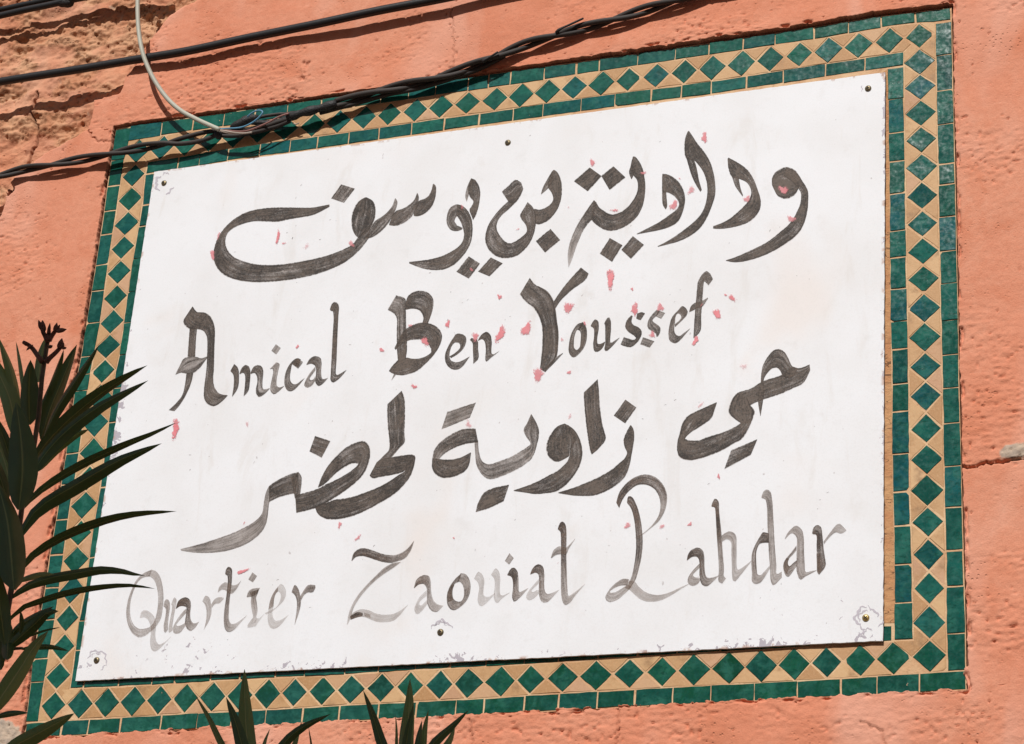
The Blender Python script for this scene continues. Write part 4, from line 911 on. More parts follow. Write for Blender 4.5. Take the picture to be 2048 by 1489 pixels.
letter('pale brush-painted letter u of the bottom line', 'D4', [
 (.28,.26,"458,932 520,834 570,870 601,960 590,1060 595,1162 650,1175 742,1128|465,937 510,980 530,1060 515,1150 509,1250 550,1307 620,1270 742,1140"),
 (.26,.26,"688,882 755,789 795,830 816,930 810,1050 825,1157 944,1118|700,887 735,940 740,1040 725,1150 739,1240 775,1267 830,1210 944,1124")], W_)
letter('brush-painted letter i with a dark tip', 'D4', [
 (.88,.36,"908,882 960,790 1000,779 1045,820 1061,900 1065,1040 1070,1112 1110,1100 1194,1056|920,887 965,905 985,970 985,1080 974,1180 1000,1247 1080,1190 1194,1063"),
 (.5,.44,"875,690 938,584|935,742 999,655",1)], W_)
letter('brush-painted letter a with a black tip', 'D4', [
 (.92,.26,"1218,872 1260,780 1330,731 1390,760 1411,850 1410,1000 1420,1102 1450,1137 1520,1120 1618,1077|1225,874 1290,850 1330,870 1340,960 1335,1080 1350,1200 1390,1257 1450,1250 1613,1085"),
 (.26,.24,"1340,928 1260,1020 1190,1110 1164,1190 1200,1227 1270,1200 1342,1128|1340,992 1280,1050 1235,1100 1260,1110 1290,1095 1310,1085 1340,1090")], W_)
letter('tall brush-painted letter t ending the second word', 'D4', [
 (.92,.24,"1593,262 1615,190 1655,154 1695,190 1711,280 1710,500 1715,800 1725,1050 1735,1162 1800,1130 1965,997|1605,272 1630,300 1635,420 1635,700 1635,950 1645,1200 1685,1292 1750,1265 1830,1160 1965,1003"),
 (.5,.4,"1498,648 1540,540 1620,489 1700,510 1750,470 1828,387|1510,652 1570,610 1640,600 1710,600 1740,530 1828,394")], W_)
letter('large brush-painted capital L with a looped foot', 'D5', [
 (.9,.34,"217,385 250,280 330,180 430,115 530,97 630,130 710,220 741,330 720,460 660,570 570,650 480,720 408,752|247,442 280,360 350,265 440,205 530,205 600,240 650,310 670,400 655,510 600,600 520,680 460,720 408,747"),
 (.9,.46,"328,382 340,323 375,324 430,420 470,570 488,730 486,880 455,1050 415,1180 350,1282|330,392 370,450 400,560 415,700 420,860 400,1030 365,1170 300,1262"),
 (.5,.4,"350,1175 290,1167 210,1215 140,1290 104,1370 140,1410 230,1385 320,1310 380,1250|330,1240 270,1240 200,1265 150,1305 165,1312 210,1305 270,1270 300,1250 330,1230"),
 (.36,.34,"350,1190 400,1190 450,1250 530,1310 640,1335 760,1310 870,1260 964,1220|340,1270 400,1330 480,1390 580,1407 690,1387 800,1330 880,1277 964,1226")], W_)
letter('brush-painted letter a with a dark top after the L', 'D6', [
 (.95,.38,"83,997 100,920 150,860 230,837 280,870 301,960 305,1100 330,1207 400,1210 484,1183|90,997 140,960 200,950 235,990 240,1080 240,1200 270,1300 330,1322 410,1260 482,1190"),
 (.46,.44,"240,1037 160,1120 100,1210 94,1280 150,1317 220,1290 252,1240|240,1092 190,1140 160,1180 175,1200 210,1210 235,1215 245,1215")], W_)
letter('tall brush-painted letter h', 'D6', [
 (.92,.44,"388,322 410,260 435,229 475,260 486,400 510,620 530,900 546,1120 542,1190 570,1220|395,332 430,340 440,430 455,700 470,900 480,1120 478,1265 520,1287"),
 (.46,.36,"515,688 570,650 620,634 690,680 701,850 715,1112 780,1080 888,998|520,772 575,735 630,770 635,900 640,1050 655,1250 675,1264 760,1170 888,1004")], W_)
letter('tall brush-painted letter d with an outlined bowl', 'D6', [
 (.82,.36,"1100,663 1030,647 985,710 900,880 884,1000 890,1150 895,1272 940,1292 1000,1270 1114,1100|1100,777 1040,780 990,790 950,870 945,1000 955,1140 960,1170 1000,1180 1040,1140 1114,1058"),
 (.6,.38,"1008,222 1030,150 1070,117 1120,140 1141,220 1160,500 1175,800 1195,1050 1200,1167 1262,1136|1015,227 1060,245 1075,320 1085,600 1100,900 1115,1100 1125,1260 1155,1312 1262,1212")], W_)
letter('last brush-painted letter a of the bottom line', 'D7', [
 (.5,.46,"448,762 490,680 595,589 670,640 696,730 700,900 710,1100 720,1193 790,1180 862,1168|455,767 540,690 600,740 605,850 600,1000 605,1200 650,1295 720,1250 860,1175"),
 (.6,.56,"600,848 530,940 440,1060 428,1140 460,1240 490,1260 602,1118|600,912 550,970 490,1040 495,1100 510,1115 550,1080 605,1038"),
 (.7,.4,"470,1010 432,1080 436,1150 470,1225|505,1020 490,1070 505,1120 515,1130")], W_)
letter('last brush-painted letter r with a wedge arm', 'D7', [
 (.82,.62,"803,692 820,620 870,581 920,610 936,700 950,850 970,1000 979,1110 898,1223|815,702 855,710 860,850 862,1000 870,1200 890,1224"),
 (.46,.36,"950,798 1030,690 1150,563 1248,650|955,832 1050,720 1110,680 1180,697 1248,654"),
 (.6,.5,"858,950 868,1190|910,950 915,1190",2)], W_)

# ---- red paint residue, each a small ragged blot
RED = [(1409,276,6,12,10,.8),(1185,326,5,10,0,.75),(1286,347,6,5,0,.6),(1348,411,9,12,10,.7),(1382,382,10,12,20,.5),(1229,421,14,4,-4,.6),(1359,357,3,3,0,.5),
 (1568,381,8,12,-40,.75),(1582,438,9,9,30,.6),(1493,399,8,9,20,.6),(556,474,4,15,5,.85),(425,509,6,10,-8,.7),(437,472,4,11,28,.5),(703,488,9,7,30,.55),(568,487,6,5,0,.5),(613,493,11,9,-30,.28),
 (924,414,6,10,-20,.4),(1221,558,9,17,0,1),(1264,578,4,4,0,.7),(1269,620,8,15,20,.75),(1320,616,7,12,30,.65),(1305,669,7,10,-35,.65),(1403,610,7,3,-35,.4),(1391,681,6,9,20,.9),
 (1434,627,10,9,0,.95),(1464,596,8,8,0,.8),(1451,590,4,3,0,.7),(1137,615,9,15,22,.75),(1053,658,9,15,10,.85),(1076,750,14,13,-20,.7),(1138,745,7,3,-35,.7),(1169,647,4,6,0,.6),(1124,679,4,7,0,.4),
 (999,594,5,7,15,.8),(895,649,5,9,0,.85),(1001,668,9,18,12,.85),(951,673,10,8,0,.7),(850,683,9,9,0,.8),(763,700,5,5,0,.75),(828,774,6,7,0,.75),(821,651,7,5,0,.5),(595,693,4,5,0,.7),
 (351,858,9,18,5,.95),(494,848,7,9,0,.35),(937,849,9,11,0,.4),(1139,834,4,12,35,.35),(1487,733,11,13,30,.28),(1402,809,4,15,38,.35),(679,1050,5,8,0,.65),(488,1047,3,6,30,.5),(1437,953,4,7,0,.7),
 (484,1143,13,4,-25,.8),(716,1076,10,6,-42,.55),(1254,1052,9,6,-25,.6),(1324,1053,10,6,-20,.5),(1379,1049,8,3,-38,.65),(907,1076,4,3,0,.6),(943,540,5,5,0,.5),(1116,1126,5,2,-55,.3),(1035,459,5,2,-20,.5),(1136,416,3,4,40,.4)]
for k, (px, py, rx, ry, an, tn) in enumerate(RED):
    r = random.Random(k); V = []; F = []; at = dict(v=[], tone=[]); n = 18; ca, sa = math.cos(math.radians(an)), math.sin(math.radians(an))
    for j, f in enumerate((0, .45, .85, 1.1)):
        for i in range(n if j else 1):
            a = 2 * math.pi * i / n; w = f * (1 + 0.25 * math.sin(2 * a + k) + 0.2 * math.sin(3 * a + 2 * k))
            x, y_ = rx * w * math.cos(a), ry * w * math.sin(a)
            V.append(onpanel(px + x * ca - y_ * sa, py + x * sa + y_ * ca, 0.0009)); at['v'].append(f / 1.1); at['tone'].append(min(1.0, tn * 1.1))
    for i in range(n): F.append((0, 1 + (i + 1) % n, 1 + i))
    for j in range(2):
        for i in range(n):
            i2 = (i + 1) % n; F.append((1 + j * n + i, 1 + j * n + i2, 1 + (j + 1) * n + i2, 1 + (j + 1) * n + i))
    mesh_obj('red_paint_spot', V, F, M['red'], sign, attrs=at)

# ---- lifted paint rings round some screws
def mat_flake():
    t = NT('bare_undercoat'); p = t.pos(); v = t.attr('v')
    n1 = t.noise(p, 150, 4, 0.65, 0.6); e = t.math('ABSOLUTE', t.math('SUBTRACT', v, 0.5))
    a = t.ramp(t.math('SUBTRACT', n1, t.math('MULTIPLY', e, 0.5)), 0.28, 0.32)
    tr = t.n('ShaderNodeBsdfTransparent'); d = t.bsdf((0.46, 0.43, 0.475), 0.7)
    mx = t.n('ShaderNodeMixShader'); t.put(mx.inputs[0], a); t.t.links.new(tr.outputs[0], mx.inputs[1]); t.t.links.new(d, mx.inputs[2])
    return t.done(mx.outputs[0])
M['flake'] = mat_flake()
def arc(px, py, r, a0, a1, w, sy=1.0):
    n = 30; V = []; F = []; at = dict(v=[])
    for i in range(n):
        a = math.radians(a0 + (a1 - a0) * i / (n - 1)); wb = 1 + 0.10 * math.sin(5 * a + px) + 0.06 * math.sin(11 * a + py)
        for f in (0, 1):
            q = (r * wb) + (f - .5) * w * min(1, 0.3 + 3 * min(i, n - 1 - i) / n)
            V.append(onpanel(px + q * math.cos(a), py + sy * q * math.sin(a), 0.0003)); at['v'].append(f)
    for i in range(n - 1): F.append((2 * i, 2 * i + 2, 2 * i + 3, 2 * i + 1))
    me = mesh_obj('flaked_paint', V, F, M['flake'], sign, attrs=at)
for a in [(328,368,16,120,250,6),(328,368,20,20,80,4),(332,352,6,180,340,3),(194,1321,19,-170,30,4),(194,1321,14,-150,-60,3),(196,1321,18,30,75,3),(181,1325,6,60,180,4),
          (883,1262,20,190,345,5),(882,1258,13,200,330,3),(1733,1236,22,90,270,6),(1731,1236,23,-80,-5,5),(1731,1236,14,150,290,4),(1740,1236,24,10,50,4),(1738,1272,14,180,300,5),(1736,178,13,150,210,2)]: arc(*a)

# ---- tiny scuffs and ticks, too small to tell apart
V = []; F = []; at = dict(u=[], v=[], tone=[], seed=[]); r = random.Random(99)
TICK = [(470,505),(585,477),(574,466),(602,371),(592,396),(660,440),(672,442),(592,452),(936,242),(1060,272),(1320,284),(1322,432),(1560,455),(1540,462),(1500,430),(925,606),(935,600),(1010,640),(1020,633),(1340,590),(1360,580),(1349,604),
 (700,690),(745,685),(640,480),(690,500),(860,546),(895,640),(650,870),(525,888),(508,925),(380,910),(380,940),(720,860),(705,865),(1285,838),(1350,800),(1330,810),(1567,922),(1218,1092),(1213,1105),(1417,968),(1360,1090),(1370,1098),(1655,985),(1640,1000),(1635,1018),(748,1092),(1540,1180),(1520,1196),(1562,1168),(1030,1040),(840,1120),(455,1280),(330,1300),(620,1215),(555,1160),(440,1290),(258,1200)]
for k, (px, py) in enumerate(TICK + [(r.uniform(360, 1700), r.uniform(420, 1240)) for _ in range(40)]):
    a = r.uniform(-1.3, .2); L = r.uniform(1.5, 6.0) if k < 58 else r.uniform(1, 2.5); w = r.uniform(.7, 1.5); b0 = len(V)
    for i in range(4):
        f = i / 3 - .5; bend = r.uniform(-.6, .6)
        for g_ in (-1, 1):
            ww = w * (1 - abs(f) * 1.4) * .5
            V.append(onpanel(px + math.cos(a) * L * f - math.sin(a) * (g_ * ww + bend), py + math.sin(a) * L * f + math.cos(a) * (g_ * ww + bend), .0003))
            at['u'].append(.01 * i); at['v'].append(.5 + .2 * g_); at['tone'].append(r.uniform(.35, .75)); at['seed'].append(k)
    for i in range(3):
        q = (b0 + 2 * i, b0 + 2 * i + 2, b0 + 2 * i + 3, b0 + 2 * i + 1)
        F.append(q[::-1])
so = mesh_obj('scuff_marks', V, F, M['ink'], sign, attrs=at); so['kind'] = 'stuff'

# ---- screws
def screw(px, py, mat, tw):
    c = Vector(onpanel(px, py, 0.0)); R = 0.0053; V = []; F = []
    prof = [(1.02, 0.0), (1.0, 0.0012), (0.90, 0.0021), (0.6, 0.0028), (0.0, 0.0031)]; n = 20
    for r, h in prof[:-1]:
        for i in range(n):
            a = 2 * math.pi * i / n; V.append((c.x + R * r * math.cos(a), c.y - h, c.z + R * r * math.sin(a)))
    V.append((c.x, c.y - prof[-1][1], c.z))
    for j in range(3):
        for i in range(n):
            i2 = (i + 1) % n; F.append((j * n + i, j * n + i2, (j + 1) * n + i2, (j + 1) * n + i))
    for i in range(n): F.append((3 * n + i, 3 * n + (i + 1) % n, 4 * n))
    s = mesh_obj('screw', V, F, M[mat], sign, smooth=True)
    V = []; F = []
    for k in range(2):
        a = tw + k * math.pi / 2; d = Vector((math.cos(a), 0, math.sin(a))); e = Vector((-math.sin(a), 0, math.cos(a)))
        b = len(V)
        for (l, w_) in ((-1, -1), (1, -1), (1, 1), (-1, 1)): V.append(c + d * l * R * 0.52 + e * w_ * R * 0.15 + Vector((0, -0.00335 - 0.00004 * k, 0)))
        for (l, w_) in ((-1, -1), (1, -1), (1, 1), (-1, 1)): V.append(c + d * l * R * 0.52 + e * w_ * R * 0.15 + Vector((0, -0.0015, 0)))
        F += [(b, b + 1, b + 2, b + 3), (b, b + 4, b + 5, b + 1), (b + 1, b + 5, b + 6, b + 2), (b + 2, b + 6, b + 7, b + 3), (b + 3, b + 7, b + 4, b)]
    mesh_obj('cross_slot', V, F, M['slot'], s)
for a in [(328.5,367,'steel',.4),(1016,286,'steel',.8),(1736.5,178,'steel',.2),(1731.5,1236,'brass',.6),(881,1265,'steel',.1),(193.5,1321,'steel',.7)]: screw(*a)

# ================================================================== cables in front of the wall
def path(pts, n=60, y=None):
    """points are (px, py, y) : photo pixel and distance plane"""
    P = [tuple(unp(p[0], p[1], p[2] if len(p) > 2 else y)) for p in pts]
    return catmull(P, n)
def sag(P, amp=0.0012, seed=1, f=7.0):
    P = np.array(P); s = np.linspace(0, f, len(P)); z = np.zeros(len(P))
    P[:, 2] += (vn(s, z + seed, seed) - .5) * 2 * amp; P[:, 1] += (vn(s, z + seed + 9, seed) - .5) * 2 * amp; return P
c2 = tube('black_cable', sag(path([(-120,186,-.0225),(0,164.5,-.0225),(134,143,-.0225),(260,121.5,-.0225),(375,103,-.0225),(512,73,-.0225),(637,47.5,-.026),(762,21,-.026),(874,0,-.026),(1000,-26,-.026),(1150,-58,-.026)], 120), 0.0006, 3), 0.0080, M['cable'], sides=14)
tag(c2, 'thick smooth black cable crossing above the tile frame, behind the pale conduit', 'cable', 'black cables above the sign')
c1 = tube('black_cable', sag(path([(-140,46,-.004),(-20,23,-.004),(0,19.5,-.004),(80,3,-.006),(160,-14,-.008),(330,-50,-.022)], 60), 0.0006, 5), 0.0060, M['cable'], sides=12)
tag(c1, 'upper black cable of the pair in the top left corner', 'cable', 'black cables above the sign')
c1b = tube('black_cable', sag(path([(-140,60,-.010),(-20,36,-.010),(0,31.5,-.010),(80,15,-.010),(140,1,-.010),(220,-16,-.014),(330,-40,-.022)], 60), 0.0008, 6), 0.0066, M['cable'], sides=12)
tag(c1b, 'lower black cable of the pair in the top left corner', 'cable', 'black cables above the sign')
lump = sag(path([(118,8,-.008),(128,6,-.008),(140,4,-.008),(146,3,-.008)], 8), 0.001, 8)
tube('tape_wrap', lump, [0.006, .0085, .009, .0095, .010, .0095, .0085, .005], M['tape'], c1b, 10)

# twisted cable, left length -> splice -> right length
tw = empty('twisted_cable', tuple(unp(620, 226, -.02)), 'twisted dusty black cable running along the top of the tile frame with a taped splice', 'cable')
def strands(center, pin0, half, amp, rad, n, nstr=2, y=-.0235, ramp_end=None):
    """center: list of (px,py[,y]); strands twist with crossings every `half` pixels, one of them at pin0"""
    C = path(center, n, y); pxs = np.interp(np.linspace(0, 1, n), np.linspace(0, 1, len(center)), [c[0] for c in center])
    # true pixel abscissa of every sample
    def topx(p):
        v = Vector(p) - CAM_LOC; return 1024 + FPX * v.dot(RIGHT) / v.dot(FWD)
    pxs = [topx(p) for p in C]; out = []
    for s in range(nstr):
        L = []
        for i, p in enumerate(C):
            p = Vector(p); t = (Vector(C[min(i + 1, n - 1)]) - Vector(C[max(i - 1, 0)])).normalized()
            view = (p - CAM_LOC).normalized(); side = t.cross(view).normalized(); dep = t.cross(side).normalized()
            ph = math.pi * (pxs[i] - pin0) / half + math.pi / 2 + 2 * math.pi * s / nstr
            L.append(p + (side * math.cos(ph) + dep * math.sin(ph)) * amp)
        out.append(L)
    return out
left_c = [(-110,372),(-30,358),(0,352),(52,338),(103,330),(162,319),(221,307.5),(272,298),(330,287)]
ls = strands(left_c, 103, 118, 0.0049, 0.0046, 90)
tail = [[(356,279,-.024),(381,272,-.024),(410,265,-.022),(436,262,-.021)], [(357,288,-.022),(393,284,-.020),(415,278,-.020),(436,268,-.020)]]
ends = sorted(range(2), key=lambda s: -ls[s][-1].z)
for k, s in enumerate(ends):
    P = np.vstack([np.array([tuple(p) for p in ls[s]]), np.array([tuple(unp(*q)) for q in tail[k]])])
    tube('strand', sag(catmull(P, 150), 0.0004, 10 + s), 0.0044, M['strand'], tw, 10)
right_c = [(672,208),(700,200),(751,184),(810,171),(867,157.5),(920,141),(971,121),(1000,110),(1021,101),(1064,84.5),(1118,69),(1183,51.5),(1249,32.5),(1301,16),(1344,3),(1420,-20),(1560,-60)]
rs = strands([(x, y_, -.0195) for x, y_ in right_c], 751, 119, 0.0052, 0.0052, 170)
for s in range(2): tube('strand', sag(np.array([tuple(p) for p in rs[s]]), 0.0004, 20 + s), 0.0049, M['strand'], tw, 10)
third = path([(640,226,-.014),(700,212,-.014),(760,194,-.013),(830,180,-.013),(900,160,-.013),(960,138,-.013),(1010,112,-.013)], 60)
tube('strand', sag(third, 0.0008, 33), 0.0040, M['strand'], tw, 8)
# splice: taped sleeve, loose dark cores
sl = sag(path([(575,234,-.022),(600,228,-.023),(630,220,-.023),(655,213,-.023),(674,208,-.021)], 14), 0.0008, 40)
tube('tape_sleeve', sl, [.0078 + .0014 * math.sin(i * 1.3) for i in range(14)], M['tape'], tw, 12)
sl2 = sag(path([(462,256,-.020),(478,249,-.022),(492,242,-.023),(505,237,-.023),(517,234,-.022)], 12), 0.0012, 41)
tube('tape_wrap', sl2, [.0035, .0055, .0068, .0082, .0088, .0086, .009, .0088, .0082, .0075, .006, .004], M['tape'], tw, 10)
tube('tape_wrap', sag(path([(433,262,-.021),(436,268,-.022),(438,277,-.021)], 6), .0004, 42), [.0050, .0066, .0072, .0070, .0064, .005], M['tape'], tw, 10)
tube('core', sag(path([(436,266,-.018),(470,262,-.016),(510,257,-.016),(545,248,-.018),(578,238,-.020)], 30), .0006, 43), .0044, M['strand'], tw, 8)
tube('core', sag(path([(436,271,-.016),(465,272,-.014),(505,266,-.013),(545,256,-.015),(580,243,-.018)], 30), .0008, 44), .0040, M['strand'], tw, 8)
tube('core', sag(path([(515,236,-.021),(535,232,-.020),(556,229,-.020),(577,228,-.021)], 20), .0003, 45), .0030, M['strand'], tw, 8)
tube('core', sag(path([(498,244,-.018),(520,246,-.018),(550,244,-.017),(582,236,-.018)], 20), .0006, 46), .0050, M['tape'], tw, 8)
# small cut tie ends
tube('cable_tie', path([(966,124,-.027),(972,119,-.030),(984,112,-.031),(996,104,-.032)], 10), [.0035, .0042, .0022, .0018, .0018, .0018, .0018, .0018, .0018, .0016], M['tape'], tw, 8)
tube('cable_tie', path([(1113,66,-.027),(1118,60,-.030),(1140,49.5,-.031),(1167,37,-.032)], 10), [.0035, .0028, .0021, .0019, .0019, .0019, .0019, .0019, .0019, .0017], M['tape'], tw, 8)
tube('cable_tie', path([(585,246,-.018),(592,249,-.018),(598,246,-.019)], 8), .0012, M['beige'], tw, 6)

# pale conduit with bare wires at its end
cd = empty('pale_conduit', tuple(unp(439, 259.5, -.026)), 'pale grey flexible conduit curving down to the taped cable splice', 'conduit')
tube('sheath', sag(path([(285,-70,-.060),(277,-20,-.058),(275.5,0,-.058),(275.5,28,-.058),(277.5,62,-.057),(284,100,-.056),(293,128,-.052),(310,163,-.046),(335,197.5,-.040),(362,222,-.037),(390,238,-.036),(425,254,-.036),(440,260.5,-.035)], 90), .0004, 50), 0.0043, M['conduit'], cd, 12)
tube('wire', path([(437,259,-.035),(455,257.5,-.036),(475,256.5,-.037),(490,253,-.038),(508,243.5,-.040),(520,233,-.042),(525.5,225,-.043),(522,221.8,-.043),(513,222,-.042),(503,227,-.039),(495,234,-.034)], 60), .0016, M['blue'], cd, 8)
tube('wire', path([(437,260,-.035),(460,262.5,-.034),(490,263,-.034),(510,257,-.034),(535,246,-.034),(558,234,-.033),(578,227,-.032)], 40), .0017, M['pink'], cd, 8)
tube('wire', path([(437,260,-.035),(450,262.5,-.035),(470,266,-.034),(490,267,-.034),(504,265,-.034)], 24), .0016, M['beige'], cd, 8)
tube('wire', path([(437,261,-.035),(450,265,-.034),(462,267,-.033),(478,267.5,-.033)], 16), .0014, M['beige'], cd, 8)

# ================================================================== oleander shoots standing between the street and the wall
def leaf(plant, pts, w, dep, mat='leaf', fold=0.35, tiltd=0.0, face=0.0):
    """lance-shaped leaf: pts are photo pixels base -> tip on planes near y = dep; w full width in pixels at mid length"""
    n = 13; m = 7
    P0 = [unp(p[0], p[1], dep + tiltd * i / (len(pts) - 1)) for i, p in enumerate(pts)]
    C = catmull([tuple(p) for p in P0], n); V = []; F = []; at = dict(u=[], v=[])
    ln = float(np.sum(np.linalg.norm(np.diff(C, axis=0), axis=1)))
    scale = (Vector(C[n // 2]) - CAM_LOC).length / FPX
    for i in range(n):
        f = i / (n - 1); p = Vector(C[i]); t = (Vector(C[min(i + 1, n - 1)]) - Vector(C[max(i - 1, 0)])).normalized()
        view = (p - CAM_LOC).normalized(); side = t.cross(view).normalized(); up = side.cross(t).normalized()
        # roll the blade about its midrib
        s2 = side * math.cos(face) + up * math.sin(face); u2 = up * math.cos(face) - side * math.sin(face)
        prof = (math.sin(math.pi * min(1, f ** 0.78)) ** 0.72) if f > 0 else 0
        prof = max(prof, 0.10 * (1 - f)); hw = w * scale * 0.5 * prof / max(0.55, abs(math.cos(face)))
        for j in range(m):
            g = j / (m - 1) * 2 - 1
            q = p + s2 * hw * g + u2 * (abs(g) ** 1.3 * hw * fold) + u2 * (0.02 * hw * math.sin(9 * f + 5 * g))
            V.append(tuple(q)); at['u'].append(f * ln); at['v'].append(j / (m - 1))
    for i in range(n - 1):
        for j in range(m - 1): F.append((i * m + j, (i + 1) * m + j, (i + 1) * m + j + 1, i * m + j + 1))
    return mesh_obj('leaf', V, F, M[mat], plant, smooth=True, attrs=at)
def plant(label, base_px, dep):
    b = unp(*base_px, dep); o = empty('oleander', (b.x, dep, GZ), label, 'shrub'); o['group'] = 'oleander shoots in front of the wall'; return o
# ---- tall shoot at the left edge
YD = -1.15
o1 = plant('dark oleander shoot with dried buds along the left edge of the picture', (10, 1480), YD)
def stem(o, pts, rads, n, mat='stem', name='stem', y=YD):
    P = path([(p[0], p[1], p[2] if len(p) > 2 else y) for p in pts], n); R = np.interp(np.linspace(0, 1, n), np.linspace(0, 1, len(rads)), rads)
    return tube(name, P, list(R), M[mat], o, 8)
b1 = unp(-25, 1500, YD); P = [(b1.x - .02, YD, GZ)] + [tuple(unp(x, y_, YD)) for x, y_ in ((-25,1500),(-6,1330),(10,1245),(22,1190),(31,1130),(38,1060),(45,1000),(60,930),(72,880),(80,800),(87,728),(95,684))]
tube('stem', catmull(P, 60), list(np.interp(np.linspace(0, 1, 60), [0, .5, .8, 1], [.011, .0065, .0036, .0026])), M['stem'], o1, 8)
bs = stem(o1, [(-12,1350),(6,1318),(22,1300),(45,1297)], [.004, .003, .002, .0015], 12)
for pts in ([(84,724),(74,710),(64.6,697),(55,689),(47,685)], [(92,726),(100,716),(108,709),(116,701),(122,694)], [(95,682),(91,674),(87,666),(83,656)], [(98,682),(103,673),(108,666),(112,661)], [(95,684),(97,672),(98,662)]):
    stem(o1, [(x, y_, YD - .004) for x, y_ in pts], [.0030, .0026, .0022], 12, 'bud', 'flower_stalk')
def bud(x0, y0, x1, y1, w):
    a = unp(x0, y0, YD - .006); b = unp(x1, y1, YD - .010); n = 9
    P = [tuple(a + (b - a) * (i / (n - 1))) for i in range(n)]; sc = (a - CAM_LOC).length / FPX
    tube('bud', P, [max(.0004, w * 1.25 * sc * .5 * (math.sin(math.pi * min(1, (0.12 + .88 * i / (n - 1)) ** .8)) ** .8)) for i in range(n)], M['bud'], o1, 7)
for a in [(56,690,45,684,7),(60,694,53,701,4),(62,695,66,690,3),(84,660,77,641,8),(86,660,85,641,9),(87,664,90,650,7),(88,672,82,655,6),(97,668,100,647,6),(110,664,114,646,8),(112,663,120,650,6),(114,663,133,659,8),
          (120,697,124,677,10),(119,697,117,685,7),(122,697,128,686,7),(125,697,133,696,5),(98,695,105,692,6)]: bud(*a)
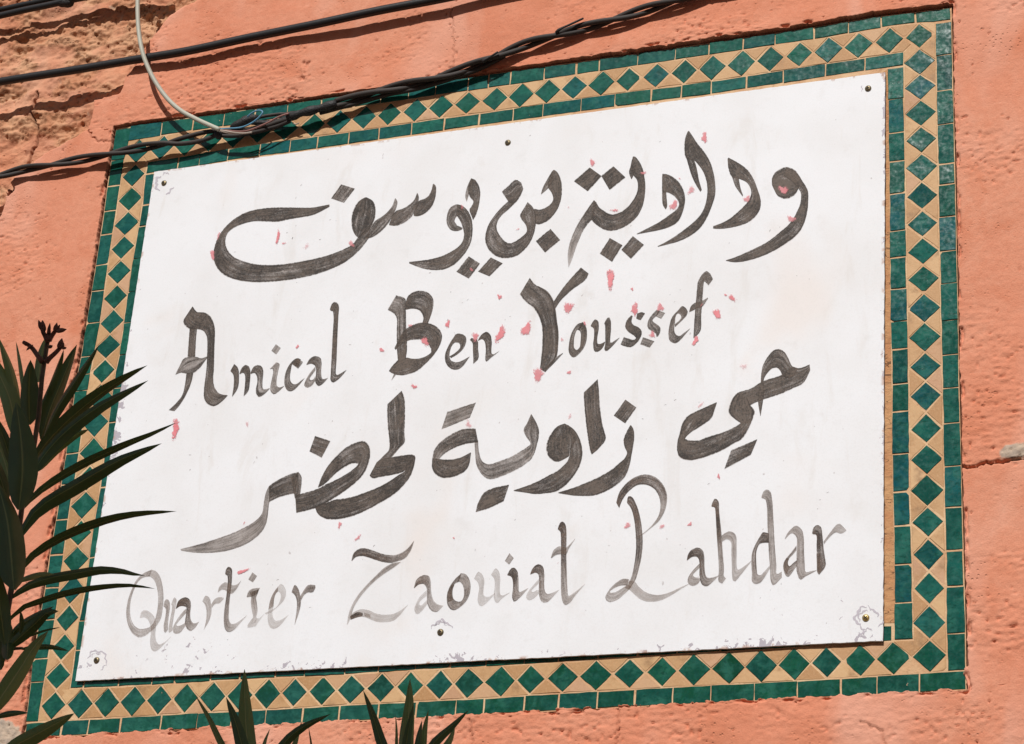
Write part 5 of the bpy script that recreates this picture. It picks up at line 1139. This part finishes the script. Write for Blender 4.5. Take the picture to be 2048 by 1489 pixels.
L1 = [  # (points base->tip, width, depth offset, material, face)
 ([(59,850),(58,777),(61,720)],37,.02,'leaf',.2), ([(76,765),(82,715),(89,678)],20,.05,'leaf2',.1), ([(80,815),(104,763),(127.5,699)],14,.01,'leaf',.9),
 ([(82,880),(100,820),(122,766),(154,689)],30,.03,'leaf',-.3), ([(88,875),(112,822),(148,766),(198,690)],19,-.02,'leaf',.7),
 ([(48,800),(40,735),(32,683)],8,.06,'leaf2',.3), ([(40,830),(22,745),(-2,676)],19,.04,'leaf2',-.4), ([(34,880),(20,800),(0,752),(-22,700)],36,.03,'leaf2',.1),
 ([(62,930),(90,890),(140,838),(200,789),(250,757),(295,731)],25,.02,'leaf',-.5), ([(62,955),(85,915),(130,865),(200,812),(250,785),(297,761)],25,-.02,'leaf',.6),
 ([(72,945),(105,903),(145,874),(178,859)],21,.05,'leaf2',.2), ([(42,1024),(67,994),(116,958),(181,922),(254,889),(308,867),(354,845)],17,.01,'leaf',-.3),
 ([(40,1078),(60,1035),(95,1003),(130,983),(181,953),(236,922),(281,903),(324,887)],30,-.02,'leaf',.5), ([(26,1164),(50,1130),(70,1110),(116,1081),(163,1060),(218,1041),(272,1030),(354,1023)],18,.0,'leaf',-.5),
 ([(16,1202),(50,1174),(101,1156),(151,1147),(201,1139),(244,1142),(268,1148),(291,1152)],20,.0,'leaf',.5), ([(30,1165),(60,1155),(85,1149),(109,1149)],12,.02,'leaf2',.2),
 ([(6,1256),(42,1219),(75,1206),(134,1188),(201,1176),(260,1172),(311,1178)],13,.01,'leaf',-.4), ([(12,1300),(42,1273),(70,1248),(94,1226),(117,1223)],24,-.03,'leaf',.2),
 ([(10,1290),(34,1257),(70,1232),(108,1213)],14,-.01,'leaf',.4), ([(14,1320),(16,1285),(22,1248)],24,-.05,'leaf',.1), ([(40,1268),(43,1245),(41,1222)],10,-.04,'leaf',.2),
 ([(48,1278),(70,1268),(95,1260),(121,1255)],5,-.02,'leaf',.3), ([(-30,1440),(8,1386),(40,1338),(69,1293),(97,1262)],36,-.10,'leaf2',.05), ([(40,1299),(70,1294),(104,1294),(137,1302)],11,-.02,'leaf',.4),
 ([(-14,1436),(10,1429),(30,1426),(56,1426)],12,-.05,'leaf',.3), ([(-10,1520),(30,1492),(64,1474),(104,1452),(149,1427)],32,-.08,'leaf2',.2),
 ([(38,1020),(45,940),(42,880),(32,804)],58,-.06,'leaf',.1), ([(28,1180),(22,1110),(14,1040),(-6,962)],60,-.09,'leaf',-.1), ([(26,940),(10,885),(-14,826)],20,.02,'leaf',.3), ([(24,985),(8,920),(-20,850)],30,.04,'leaf2',.1),
 ([(10,1290),(-2,1200),(-14,1120)],36,-.07,'leaf',.1), ([(16,1000),(2,960),(-16,900)],26,.0,'leaf',-.2), ([(2,1340),(-8,1290),(-12,1230)],24,-.04,'leaf',.2)]
for pts, w, dd, mt, fc in L1: leaf(o1, pts, w, YD + dd, mt, 0.48, random.uniform(-.03, .05), fc)
# ---- two lower shoots whose tips rise into the bottom of the picture
def low_shoot(label, base, leaves, dep):
    o = plant(label, base, dep); b = unp(*base, dep)
    tube('stem', catmull([(b.x + .05, dep, GZ), (b.x + .02, dep, (GZ + b.z) / 2), tuple(b)], 30), list(np.linspace(.010, .0035, 30)), M['stem'], o, 8)
    for pts, w, dd, mt, fc in leaves: leaf(o, [base] + pts, w, dep + dd, mt, 0.42, random.uniform(-.02, .03), fc)
low_shoot('oleander tip with one tall pointed leaf under the left half of the sign', (512, 1600), [
 ([(446,1497),(417,1437),(390,1390)],14,.01,'leaf2',.4), ([(486,1500),(471,1445),(452,1394)],27,-.02,'leaf',.1), ([(496,1500),(490,1414),(489,1338)],34,.02,'leaf2',.05),
 ([(524,1510),(530,1482),(540,1458)],11,.0,'leaf2',.2), ([(562,1494),(601,1457),(662,1428)],20,-.01,'leaf',.4), ([(584,1500),(596,1466),(604,1442)],14,.03,'leaf2',.2), ([(622,1500),(620,1476),(617,1453)],7,.0,'leaf',.2)], -1.05)
low_shoot('oleander tip with clustered young leaves at the bottom middle of the picture', (826, 1600), [
 ([(768,1500),(747,1436),(726,1380)],22,.0,'leaf',.1), ([(812,1500),(818,1416),(820,1357)],30,.03,'leaf2',.05), ([(812,1500),(818,1455),(827,1409)],20,-.02,'leaf',.1), ([(794,1500),(793,1462),(791,1428)],8,.02,'leaf2',.2),
 ([(844,1500),(850,1455),(857,1420)],17,.02,'leaf2',.1), ([(834,1500),(838,1470),(844,1441)],17,-.01,'leaf',.2), ([(860,1496),(904,1452),(938,1420)],20,.0,'leaf',.5), ([(888,1500),(902,1475),(910,1453)],20,.03,'leaf2',.1), ([(806,1500),(803,1470),(808,1440)],14,-.03,'leaf2',.2)], -1.05)
